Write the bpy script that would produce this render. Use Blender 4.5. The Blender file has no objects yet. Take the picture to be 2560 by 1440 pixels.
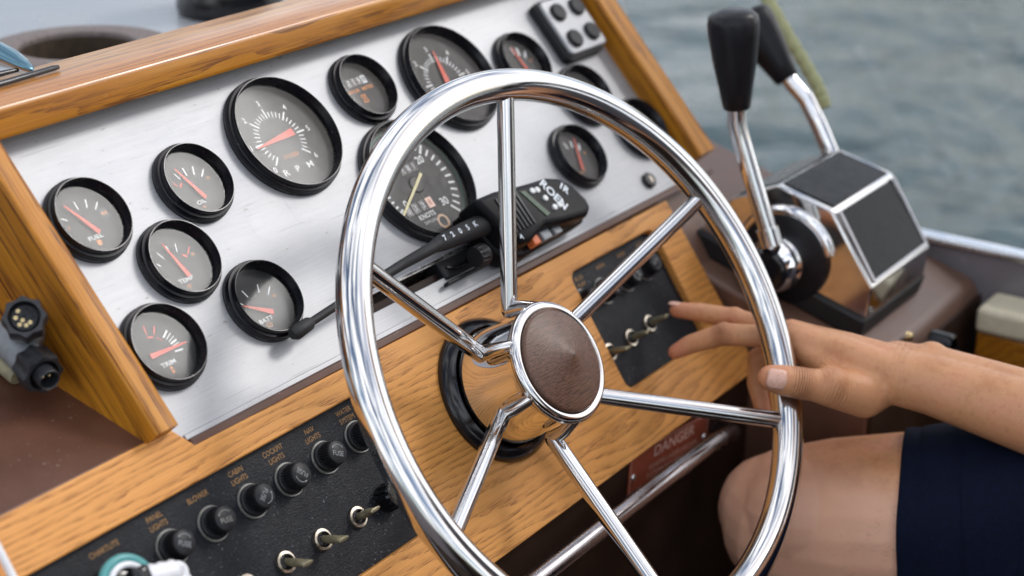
import bpy, bmesh, math, random
from mathutils import Matrix, Vector
random.seed(7)
PI = math.pi
scene = bpy.context.scene
COL = scene.collection
S = 0.001                                        # the design below is in millimetres

# ------------------------------------------------------------------ camera, sky, sun, exposure
FOCUS = 1.215
cd = bpy.data.cameras.new('camera'); cam = bpy.data.objects.new('camera', cd); COL.objects.link(cam)
right = Vector((0.57558, -0.81775, 0.0)).normalized()
back = Vector((-0.7572, -0.53297, 0.37761)).normalized()
up = back.cross(right).normalized()
cam.matrix_world = Matrix(((right.x, up.x, back.x, -0.95818), (right.y, up.y, back.y, -0.81224),
                           (right.z, up.z, back.z, 0.42385), (0, 0, 0, 1)))
cd.sensor_width = 36.0; cd.lens = 59.535
cd.clip_start = 0.02; cd.clip_end = 3000
cd.dof.use_dof = True; cd.dof.focus_distance = FOCUS; cd.dof.aperture_fstop = 4.4; cd.dof.aperture_blades = 0
scene.camera = cam

SUN_AZ, SUN_EL = math.radians(124), math.radians(41)      # azimuth from +Y towards +X
sun_dir = Vector((math.sin(SUN_AZ) * math.cos(SUN_EL), math.cos(SUN_AZ) * math.cos(SUN_EL), math.sin(SUN_EL)))
world = bpy.data.worlds.new('World'); scene.world = world; world.use_nodes = True
wn, wl = world.node_tree.nodes, world.node_tree.links
for n in list(wn): wn.remove(n)
wout = wn.new('ShaderNodeOutputWorld'); wbg = wn.new('ShaderNodeBackground')
sky = wn.new('ShaderNodeTexSky'); sky.sky_type = 'NISHITA'; sky.sun_disc = False
sky.sun_elevation = SUN_EL; sky.sun_rotation = SUN_AZ
sky.air_density = 1.0; sky.dust_density = 2.0; sky.ozone_density = 1.0
wtc = wn.new('ShaderNodeTexCoord'); wmap = wn.new('ShaderNodeMapping'); wmap.inputs['Scale'].default_value = (1.6, 1.6, 3.2)
wno = wn.new('ShaderNodeTexNoise'); wno.inputs['Scale'].default_value = 1.7; wno.inputs['Detail'].default_value = 6
wno.inputs['Roughness'].default_value = 0.58
wr = wn.new('ShaderNodeValToRGB'); wr.color_ramp.elements[0].position = 0.43; wr.color_ramp.elements[1].position = 0.58
wbw = wn.new('ShaderNodeMix'); wbw.data_type = 'RGBA'
wbw.inputs['B'].default_value = (12.0, 12.2, 12.6, 1)     # sunlit cloud cover
wl.new(wtc.outputs['Generated'], wmap.inputs['Vector']); wl.new(wmap.outputs['Vector'], wno.inputs['Vector'])
wl.new(wno.outputs['Fac'], wr.inputs['Fac']); wl.new(wr.outputs['Color'], wbw.inputs['Factor'])
wl.new(sky.outputs['Color'], wbw.inputs['A']); wl.new(wbw.outputs['Result'], wbg.inputs['Color'])
wbg.inputs['Strength'].default_value = 0.15
wl.new(wbg.outputs['Background'], wout.inputs['Surface'])

sl = bpy.data.lights.new('sun', 'SUN'); so = bpy.data.objects.new('sun', sl); COL.objects.link(so)
sl.energy = 0.95; sl.angle = math.radians(13); sl.color = (1.0, 0.99, 0.975)
so.rotation_euler = sun_dir.to_track_quat('Z', 'Y').to_euler(); so.location = sun_dir * 5

scene.view_settings.view_transform = 'Standard'; scene.view_settings.look = 'None'
scene.view_settings.gamma = 1.0; scene.view_settings.exposure = 0.08; scene.view_settings.use_curve_mapping = False
scene.render.engine = 'CYCLES'
scene.cycles.max_bounces = 10; scene.cycles.transparent_max_bounces = 12
scene.cycles.caustics_reflective = False; scene.cycles.caustics_refractive = False
scene.cycles.use_denoising = True

# ------------------------------------------------------------------ material helpers
MATS = {}
def newmat(name):
    m = bpy.data.materials.new(name); m.use_nodes = True; MATS[name] = m
    nt = m.node_tree; b = nt.nodes['Principled BSDF']
    return m, nt, nt.nodes, nt.links, b
def objcoord(N, L, scale, kind='Object', rot=(0, 0, 0)):
    tc = N.new('ShaderNodeTexCoord'); mp = N.new('ShaderNodeMapping'); mp.inputs['Scale'].default_value = scale
    mp.inputs['Rotation'].default_value = rot
    L.new(tc.outputs[kind], mp.inputs['Vector']); return mp.outputs['Vector']
def noise(N, L, vec, scale=1.0, detail=3, rough=0.5, dist=0.0):
    n = N.new('ShaderNodeTexNoise'); n.inputs['Scale'].default_value = scale; n.inputs['Detail'].default_value = detail
    n.inputs['Roughness'].default_value = rough; n.inputs['Distortion'].default_value = dist
    L.new(vec, n.inputs['Vector']); return n.outputs['Fac']
def ramp(N, L, fac, stops):
    r = N.new('ShaderNodeValToRGB'); e = r.color_ramp.elements
    while len(e) < len(stops): e.new(0.5)
    for k, (p, c) in enumerate(stops):
        e[k].position = p; e[k].color = (*c, 1) if len(c) == 3 else c
    L.new(fac, r.inputs['Fac']); return r.outputs['Color']
def mixc(N, L, fac, a, b, mode='MIX'):
    m = N.new('ShaderNodeMix'); m.data_type = 'RGBA'; m.blend_type = mode
    for sock, v in (('Factor', fac), ('A', a), ('B', b)):
        if isinstance(v, (int, float)): m.inputs[sock].default_value = v
        elif isinstance(v, tuple): m.inputs[sock].default_value = (*v, 1)
        else: L.new(v, m.inputs[sock])
    return m.outputs['Result']
def maprange(N, L, v, a, b, c, d):
    m = N.new('ShaderNodeMapRange'); L.new(v, m.inputs['Value'])
    for k, x in zip(('From Min', 'From Max', 'To Min', 'To Max'), (a, b, c, d)): m.inputs[k].default_value = x
    return m.outputs['Result']
def bump(N, L, b, h, strength, dist=0.001, chain=None):
    n = N.new('ShaderNodeBump'); n.inputs['Strength'].default_value = strength; n.inputs['Distance'].default_value = dist
    L.new(h, n.inputs['Height'])
    if chain is not None: L.new(chain, n.inputs['Normal'])
    L.new(n.outputs['Normal'], b.inputs['Normal']); return n.outputs['Normal']
def math_(N, L, op, a, b=None, c=None):
    n = N.new('ShaderNodeMath'); n.operation = op
    for k, v in enumerate((a, b, c)):
        if v is None: continue
        if isinstance(v, (int, float)): n.inputs[k].default_value = v
        else: L.new(v, n.inputs[k])
    return n.outputs[0]
def plain(name, col, rough=0.5, metal=0.0, var=0.12, vscale=120, spec=0.5, bmp=0.0, bscale=900, coat=0.0, dust=0.0):
    m, nt, N, L, b = newmat(name)
    v = objcoord(N, L, (1, 1, 1))
    f = noise(N, L, v, vscale, 4)
    c1 = tuple(min(1, x * (1 + var)) for x in col); c2 = tuple(x * (1 - var) for x in col)
    base = ramp(N, L, f, [(0.3, c2), (0.7, c1)])
    if dust:                                     # specks and fine scratches
        d1 = noise(N, L, objcoord(N, L, (1, 1, 1)), 420, 2)
        d2 = noise(N, L, objcoord(N, L, (30, 600, 600), rot=(0, 0, 0.7)), 1.0, 2)
        d3 = noise(N, L, objcoord(N, L, (1, 1, 1)), 14, 3)
        base = mixc(N, L, math_(N, L, 'MULTIPLY', maprange(N, L, d1, 0.70, 0.76, 0, dust), maprange(N, L, d3, 0.42, 0.6, 0.2, 1)), base, (0.45, 0.40, 0.34))
        base = mixc(N, L, math_(N, L, 'MULTIPLY', maprange(N, L, d2, 0.71, 0.76, 0, dust * .6), maprange(N, L, d3, 0.5, 0.62, 0, 1)), base, (0.32, 0.24, 0.19))
    L.new(base, b.inputs['Base Color'])
    L.new(maprange(N, L, f, 0.3, 0.7, max(0.02, rough - 0.06), min(1, rough + 0.06)), b.inputs['Roughness'])
    b.inputs['Metallic'].default_value = metal; b.inputs['Specular IOR Level'].default_value = spec
    if coat: b.inputs['Coat Weight'].default_value = coat; b.inputs['Coat Roughness'].default_value = 0.06
    if bmp: bump(N, L, b, noise(N, L, v, bscale, 3), bmp, 0.0004)
    return m
def wood(name, light, dark, pore, axis='X', rough=0.38, coat=0.0, poredens=0.60, ring=0.0065, porelen=55, amount=1.0, coatrough=0.3, mottle=(0.5, 0.25), coatior=1.5, porefine=1050, spec=0.4):
    """growth rings drawn out along the board, fibres, and dark pores that crowd in the early wood of each ring"""
    m, nt, N, L, b = newmat(name)
    def sc(lo, cr): return (lo, cr, cr) if axis == 'X' else (cr, lo, cr)
    tc = N.new('ShaderNodeTexCoord'); sx = N.new('ShaderNodeSeparateXYZ'); L.new(tc.outputs['Object'], sx.inputs[0])
    cross = sx.outputs['Y' if axis == 'X' else 'X']
    wob = noise(N, L, objcoord(N, L, sc(1.6, 11)), 1.0, 4, 0.5)
    wob2 = noise(N, L, objcoord(N, L, sc(14, 60)), 1.0, 2, 0.5)
    r = math_(N, L, 'ADD', math_(N, L, 'ADD', cross, math_(N, L, 'MULTIPLY', sx.outputs['Z'], 0.8)), math_(N, L, 'ADD', math_(N, L, 'MULTIPLY', wob, 0.10), math_(N, L, 'MULTIPLY', wob2, 0.004)))
    ph = math_(N, L, 'FRACT', math_(N, L, 'DIVIDE', r, ring))
    fibre = noise(N, L, objcoord(N, L, sc(5, 900)), 1.0, 4, 0.6)
    mott = noise(N, L, objcoord(N, L, sc(9, 24)), 1.0, 4, 0.55)
    early = math_(N, L, 'SUBTRACT', 1.0, maprange(N, L, ph, 0.0, 0.55, 0.0, 1.0))
    mid = tuple((p + q) / 2 for p, q in zip(light, dark))
    base = mixc(N, L, maprange(N, L, ph, 0.0, 1.0, 0.65, 0.0), light, mid)
    base = mixc(N, L, maprange(N, L, fibre, 0.36, 0.66, 0.0, mottle[0]), base, dark)
    base = mixc(N, L, maprange(N, L, mott, 0.40, 0.72, 0.0, mottle[1]), base, dark)
    po = noise(N, L, objcoord(N, L, sc(porelen, porefine)), 1.0, 2, 0.5)
    pm = math_(N, L, 'MULTIPLY', maprange(N, L, po, poredens - 0.03, poredens + 0.05, 0, amount), math_(N, L, 'POWER', early, 0.8))
    L.new(mixc(N, L, pm, base, pore), b.inputs['Base Color'])
    L.new(maprange(N, L, mott, 0.3, 0.7, rough - 0.07, rough + 0.09), b.inputs['Roughness'])
    b.inputs['Specular IOR Level'].default_value = spec
    if coat:
        b.inputs['Coat Weight'].default_value = coat; b.inputs['Coat IOR'].default_value = coatior
        L.new(maprange(N, L, mott, 0.3, 0.7, coatrough - 0.08, coatrough + 0.1), b.inputs['Coat Roughness'])
    bump(N, L, b, math_(N, L, 'SUBTRACT', 1.0, pm), 0.35, 0.0004)
    return m

wood('oak', (0.76, 0.355, 0.092), (0.58, 0.230, 0.048), (0.22, 0.070, 0.016), 'X', 0.45, poredens=0.505, ring=0.0065, porelen=60, porefine=1700, amount=0.85)
wood('varnished_teak_long', (0.62, 0.262, 0.016), (0.38, 0.120, 0.007), (0.10, 0.024, 0.004), 'X', 0.50, 0.85, poredens=0.50, ring=0.011, porelen=30, coatrough=0.20, mottle=(0.7, 0.55), coatior=1.7, amount=0.75, spec=0.25)
wood('varnished_teak_up', (0.60, 0.258, 0.020), (0.36, 0.122, 0.009), (0.11, 0.030, 0.005), 'Y', 0.50, 0.14, spec=0.25, poredens=0.50, ring=0.011, porelen=30, coatrough=0.28, mottle=(0.85, 0.5), amount=1.0)
plain('radio_black', (0.007, 0.007, 0.009), 0.38, var=0.2, vscale=60, spec=0.14, bmp=0.08, bscale=1400)
plain('bezel_black', (0.007, 0.007, 0.010), 0.24, dust=0.3, var=0.2, vscale=70, spec=0.45)
plain('black_plastic', (0.010, 0.010, 0.013), 0.36, var=0.2, vscale=60, spec=0.28, bmp=0.08, bscale=1400)
plain('black_satin', (0.006, 0.007, 0.009), 0.26, dust=0.3, var=0.15, vscale=60, spec=0.10)
plain('worn_black', (0.014, 0.014, 0.017), 0.45, spec=0.3, var=0.3, vscale=150, bmp=0.15, bscale=900)
plain('black_rubber', (0.012, 0.012, 0.014), 0.6, var=0.2, bmp=0.2, bscale=700)
plain('black_gloss', (0.008, 0.008, 0.010), 0.16, var=0.1)
plain('dial_face', (0.012, 0.013, 0.015), 0.55, var=0.15)
plain('print_white', (0.80, 0.81, 0.80), 0.6, var=0.05)
plain('print_grey', (0.27, 0.28, 0.29), 0.6, var=0.1)
plain('print_gold', (0.36, 0.185, 0.055), 0.6, var=0.22, vscale=400)
plain('print_orange', (0.75, 0.30, 0.10), 0.6, var=0.1)
plain('print_red', (0.72, 0.085, 0.045), 0.5, var=0.08)
plain('needle_yellow', (0.80, 0.72, 0.40), 0.5, var=0.05)
plain('print_green', (0.02, 0.12, 0.085), 0.5, var=0.1)
plain('ink_white', (0.72, 0.77, 0.82), 0.5, var=0.1, vscale=300)
plain('grey_ring', (0.30, 0.30, 0.28), 0.35, 0.6, var=0.2)
plain('nickel', (0.66, 0.60, 0.50), 0.25, 1.0, var=0.1)
plain('brass_pin', (0.80, 0.62, 0.32), 0.25, 1.0, var=0.1)
plain('lever_bronze', (0.24, 0.21, 0.13), 0.38, 0.35, var=0.2, vscale=200)
plain('brown_vinyl', (0.100, 0.042, 0.025), 0.36, var=0.22, dust=0.8, vscale=25, bmp=0.06, bscale=1500)
plain('ledge_vinyl', (0.150, 0.080, 0.055), 0.42, var=0.14, dust=0.4, vscale=30, bmp=0.05, bscale=1200)
plain('dark_fascia', (0.032, 0.016, 0.010), 0.5, spec=0.3, var=0.25, vscale=30)
plain('floor_carpet', (0.030, 0.018, 0.012), 0.9, var=0.3, vscale=300, bmp=0.3)
plain('grey_plastic', (0.26, 0.28, 0.30), 0.42, var=0.12, vscale=200, bmp=0.12, bscale=1500)
plain('dark_nut', (0.022, 0.023, 0.027), 0.42, dust=0.5, var=0.25, vscale=200, bmp=0.1)
plain('old_silicone', (0.34, 0.31, 0.20), 0.4, var=0.25, vscale=120)
plain('teal_plastic', (0.075, 0.30, 0.30), 0.3, var=0.08)
plain('white_plastic', (0.78, 0.78, 0.80), 0.4, var=0.04)
plain('gelcoat', (0.32, 0.33, 0.342), 0.25, var=0.05, vscale=12)
plain('carpet_rim', (0.17, 0.14, 0.13), 0.85, var=0.25, vscale=250, bmp=0.3)
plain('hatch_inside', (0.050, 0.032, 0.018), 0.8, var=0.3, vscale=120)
plain('hull_grey', (0.24, 0.22, 0.235), 0.22, var=0.08, vscale=15)
plain('cream_vinyl', (0.82, 0.74, 0.54), 0.5, var=0.06)
plain('rope_fibre', (0.50, 0.51, 0.27), 0.85, var=0.25, vscale=700, bmp=0.5, bscale=900)
plain('danger_red', (0.36, 0.085, 0.045), 0.4, var=0.12)
plain('danger_ink', (0.72, 0.46, 0.38), 0.5, var=0.1)
plain('amber_lens', (0.85, 0.20, 0.06), 0.4, var=0.05)
plain('cloth_navy', (0.004, 0.007, 0.021), 0.9, spec=0.15, var=0.3, vscale=350, bmp=0.35, bscale=1500)
plain('cloth_grey', (0.10, 0.10, 0.11), 0.9, var=0.2)
plain('nail', (0.74, 0.44, 0.34), 0.28, var=0.06, vscale=200)
plain('hair_dark', (0.02, 0.012, 0.008), 0.5, var=0.2)
plain('leg_hair', (0.20, 0.10, 0.06), 0.6, var=0.2)
plain('mirror_lens', (0.10, 0.20, 0.26), 0.08, 0.6, var=0.1, vscale=20)
plain('tortoise', (0.36, 0.17, 0.06), 0.25, var=0.2)
plain('tape', (0.06, 0.065, 0.075), 0.5, var=0.1)
plain('screen_green', (0.018, 0.060, 0.030), 0.15, var=0.3, vscale=80)

# brushed aluminium plate
m, nt, N, L, b = newmat('brushed_aluminium')
st = noise(N, L, objcoord(N, L, (22, 900, 900)), 1.0, 4, 0.65)
bl = noise(N, L, objcoord(N, L, (7, 9, 9)), 1.0, 5, 0.6)
sp = noise(N, L, objcoord(N, L, (130, 260, 260)), 1.0, 2, 0.5)
c = ramp(N, L, st, [(0.25, (0.365, 0.370, 0.380)), (0.75, (0.525, 0.530, 0.540))])
c = mixc(N, L, maprange(N, L, bl, 0.40, 0.70, 0.0, 0.55), c, (0.31, 0.32, 0.345))
c = mixc(N, L, maprange(N, L, sp, 0.705, 0.76, 0.0, 0.7), c, (0.25, 0.23, 0.21))
sc1 = noise(N, L, objcoord(N, L, (16, 420, 420), rot=(0, 0, 0.5)), 1.0, 2); sc2 = noise(N, L, objcoord(N, L, (420, 14, 420), rot=(0, 0, 0.25)), 1.0, 2)
c = mixc(N, L, math_(N, L, 'ADD', maprange(N, L, sc1, 0.70, 0.75, 0.0, 0.45), maprange(N, L, sc2, 0.72, 0.77, 0.0, 0.45)), c, (0.24, 0.245, 0.26))
L.new(c, b.inputs['Base Color']); b.inputs['Metallic'].default_value = 0.62; b.inputs['Specular IOR Level'].default_value = 0.3
L.new(maprange(N, L, st, 0.2, 0.8, 0.46, 0.62), b.inputs['Roughness'])
bump(N, L, b, st, 0.16, 0.0003)

# polished stainless
def metal(name, col, rough, streak=0.0):
    m, nt, N, L, b = newmat(name)
    f = noise(N, L, objcoord(N, L, (40, 40, 40)), 1.0, 5, 0.6)
    b.inputs['Base Color'].default_value = (*col, 1); b.inputs['Metallic'].default_value = 1.0
    L.new(maprange(N, L, f, 0.3, 0.7, rough * 0.55, rough * 1.75), b.inputs['Roughness'])
    if streak: bump(N, L, b, noise(N, L, objcoord(N, L, (300, 300, 300)), 1.0, 2), streak, 0.0001)
metal('stainless', (0.65, 0.64, 0.635), 0.09, 0.01)
metal('chrome', (0.86, 0.86, 0.87), 0.035)
metal('old_chrome', (0.72, 0.71, 0.70), 0.09, 0.05)
metal('dull_chrome', (0.36, 0.34, 0.35), 0.20, 0.05)
metal('trim_metal', (0.78, 0.79, 0.80), 0.22)

# grained leatherette of the switch plates
m, nt, N, L, b = newmat('leatherette')
g1 = noise(N, L, objcoord(N, L, (520, 900, 900), rot=(0, 0, 0.5)), 1.0, 3, 0.55, 0.6)
g2 = noise(N, L, objcoord(N, L, (90, 90, 90)), 1.0, 3)
lc = ramp(N, L, g1, [(0.35, (0.006, 0.007, 0.010)), (0.75, (0.016, 0.018, 0.024))])
d1 = noise(N, L, objcoord(N, L, (1, 1, 1)), 520, 2); d3 = noise(N, L, objcoord(N, L, (1, 1, 1)), 16, 4)
lc = mixc(N, L, math_(N, L, 'MULTIPLY', maprange(N, L, d1, 0.66, 0.74, 0, 0.7), maprange(N, L, d3, 0.40, 0.62, 0.15, 1)), lc, (0.22, 0.23, 0.25))
L.new(lc, b.inputs['Base Color'])
L.new(maprange(N, L, g2, 0.3, 0.7, 0.34, 0.50), b.inputs['Roughness'])
b.inputs['Specular IOR Level'].default_value = 0.22
bump(N, L, b, g1, 0.9, 0.0006)

# moulded dark wood-look cap of the wheel hub
m, nt, N, L, b = newmat('cap_woodgrain')
g1 = noise(N, L, objcoord(N, L, (60, 950, 950), rot=(0, 0, 0.22)), 1.0, 3, 0.6)
L.new(ramp(N, L, g1, [(0.35, (0.058, 0.024, 0.013)), (0.6, (0.130, 0.060, 0.036))]), b.inputs['Base Color'])
b.inputs['Roughness'].default_value = 0.42
bump(N, L, b, g1, 0.5, 0.0006)

# gauge glass: thin clear pane with a weak, slightly dusty reflection
m, nt, N, L, b = newmat('gauge_glass')
N.remove(b); out = N['Material Output']
tr = N.new('ShaderNodeBsdfTransparent'); gl = N.new('ShaderNodeBsdfGlossy'); gl.inputs['Roughness'].default_value = 0.09
fr = N.new('ShaderNodeFresnel'); fr.inputs['IOR'].default_value = 1.225
mx = N.new('ShaderNodeMixShader'); L.new(fr.outputs['Fac'], mx.inputs['Fac'])
L.new(tr.outputs[0], mx.inputs[1]); L.new(gl.outputs[0], mx.inputs[2]); L.new(mx.outputs[0], out.inputs['Surface'])
# acrylic side screen with scratches
m, nt, N, L, b = newmat('scratched_acrylic')
N.remove(b); out = N['Material Output']
tr = N.new('ShaderNodeBsdfTransparent'); gl = N.new('ShaderNodeBsdfGlossy'); gl.inputs['Roughness'].default_value = 0.03
df = N.new('ShaderNodeBsdfDiffuse'); df.inputs['Color'].default_value = (0.7, 0.75, 0.78, 1)
v = objcoord(N, L, (1, 0.8, 26), rot=(0.62, 0, 0))
w = noise(N, L, v, 1.6, 2, 0.4, 0.25)
a1 = N.new('ShaderNodeMath'); a1.operation = 'SUBTRACT'; a1.inputs[1].default_value = 0.5; L.new(w, a1.inputs[0])
a2 = N.new('ShaderNodeMath'); a2.operation = 'ABSOLUTE'; L.new(a1.outputs[0], a2.inputs[0])
gate = noise(N, L, objcoord(N, L, (1, 1, 1)), 7, 3)
a3 = N.new('ShaderNodeMath'); a3.operation = 'MULTIPLY'
L.new(maprange(N, L, a2.outputs[0], 0.0, 0.006, 0.10, 0.0), a3.inputs[0]); L.new(maprange(N, L, gate, 0.52, 0.62, 0, 1), a3.inputs[1])
fr = N.new('ShaderNodeFresnel'); fr.inputs['IOR'].default_value = 1.25
mx = N.new('ShaderNodeMixShader'); L.new(fr.outputs['Fac'], mx.inputs['Fac']); L.new(tr.outputs[0], mx.inputs[1]); L.new(gl.outputs[0], mx.inputs[2])
mx2 = N.new('ShaderNodeMixShader'); L.new(a3.outputs[0], mx2.inputs['Fac']); L.new(mx.outputs[0], mx2.inputs[1]); L.new(df.outputs[0], mx2.inputs[2])
L.new(mx2.outputs[0], out.inputs['Surface'])

# skin
m, nt, N, L, b = newmat('skin')
f1 = noise(N, L, objcoord(N, L, (1, 1, 1)), 30, 5, 0.62)
f2 = noise(N, L, objcoord(N, L, (1, 1, 1)), 210, 4, 0.6)
c = ramp(N, L, f1, [(0.30, (0.52, 0.225, 0.100)), (0.48, (0.63, 0.310, 0.148)), (0.70, (0.66, 0.300, 0.160))])
c = mixc(N, L, maprange(N, L, f2, 0.54, 0.74, 0, 0.45), c, (0.44, 0.155, 0.075))
at = N.new('ShaderNodeAttribute'); at.attribute_name = 'flush'
asep = N.new('ShaderNodeSeparateColor'); L.new(at.outputs['Color'], asep.inputs['Color'])
c = mixc(N, L, math_(N, L, 'MULTIPLY', asep.outputs['Green'], 0.75), c, (0.86, 0.51, 0.36))
c = mixc(N, L, math_(N, L, 'MULTIPLY', asep.outputs['Red'], 0.65), c, (0.60, 0.185, 0.115))
vor = N.new('ShaderNodeTexVoronoi'); vor.inputs['Scale'].default_value = 55; L.new(objcoord(N, L, (1, 1, 1)), vor.inputs['Vector'])
c = mixc(N, L, maprange(N, L, vor.outputs['Distance'], 0.02, 0.07, 0.35, 0.0), c, (0.30, 0.10, 0.05))
L.new(c, b.inputs['Base Color'])
L.new(maprange(N, L, f2, 0.3, 0.7, 0.36, 0.54), b.inputs['Roughness'])
b.inputs['Subsurface Weight'].default_value = 0.12; b.inputs['Subsurface Radius'].default_value = (0.9, 0.35, 0.2)
b.inputs['Subsurface Scale'].default_value = 0.004
f3 = noise(N, L, objcoord(N, L, (1, 1, 1)), 620, 4, 0.65)
n0 = bump(N, L, b, f3, 0.35, 0.0009)
# skin folds across the joints (joint centre, direction of the bone), in body coordinates
def fold(chain, jc, ax, width, pitch, reach, amt):
    tc = N.new('ShaderNodeTexCoord')
    def vm(op, u, v):
        n = N.new('ShaderNodeVectorMath'); n.operation = op; L.new(u, n.inputs[0])
        if v is not None: n.inputs[1].default_value = v
        return n
    rel = vm('SUBTRACT', tc.outputs['Object'], jc)
    dist = vm('LENGTH', rel.outputs['Vector'], None).outputs['Value']
    al = vm('DOT_PRODUCT', rel.outputs['Vector'], ax).outputs['Value']
    wv = noise(N, L, objcoord(N, L, (1, 1, 1)), 160, 2)
    al2 = math_(N, L, 'ADD', al, math_(N, L, 'MULTIPLY', wv, pitch * 1.1))
    w_ = math_(N, L, 'POWER', math_(N, L, 'ABSOLUTE', math_(N, L, 'SINE', math_(N, L, 'MULTIPLY', al2, math.pi / pitch))), 0.5)
    mk = math_(N, L, 'MULTIPLY', maprange(N, L, math_(N, L, 'ABSOLUTE', al), 0.0, width, 1.0, 0.0), maprange(N, L, dist, reach * .6, reach, 1.0, 0.0))
    h_ = math_(N, L, 'MULTIPLY', math_(N, L, 'SUBTRACT', w_, 1.0), mk)
    return bump(N, L, b, h_, amt, 0.0022, chain)
def body_co(p): return tuple((a_ - b_) * S for a_, b_ in zip(p, (180, -760, -900)))
n0 = fold(n0, body_co((170.2, -298.1, -154.9)), (-0.60, 0.77, 0.21), 0.013, 0.0021, 0.024, 1.0)
n0 = fold(n0, body_co((206.8, -208.4, -148.4)), (-0.27, 0.92, -0.28), 0.011, 0.0020, 0.020, 1.0)
n0 = fold(n0, body_co((188.9, -315.8, -160.9)), (-0.74, 0.60, 0.25), 0.022, 0.0030, 0.034, 0.45)
n0 = fold(n0, body_co((245.7, -351.0, -160.4)), (-0.2, 0.95, 0.1), 0.020, 0.0050, 0.045, 0.3)

# water
m, nt, N, L, b = newmat('lake_water')
b.inputs['Base Color'].default_value = (0.038, 0.086, 0.102, 1); b.inputs['Roughness'].default_value = 0.16; b.inputs['IOR'].default_value = 1.33
w1 = noise(N, L, objcoord(N, L, (1, 1, 1)), 1.1, 4, 0.55, 0.5)
w2 = noise(N, L, objcoord(N, L, (1, 1, 1)), 4.5, 5, 0.6, 0.3)
n1 = bump(N, L, b, w1, 1.0, 0.7); n2 = bump(N, L, b, w2, 0.9, 0.14, n1)
w3 = noise(N, L, objcoord(N, L, (7, 16, 6), rot=(0, 0, 0.6)), 1.0, 5, 0.65)
bump(N, L, b, w3, 0.9, 0.05, n2)

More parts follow.
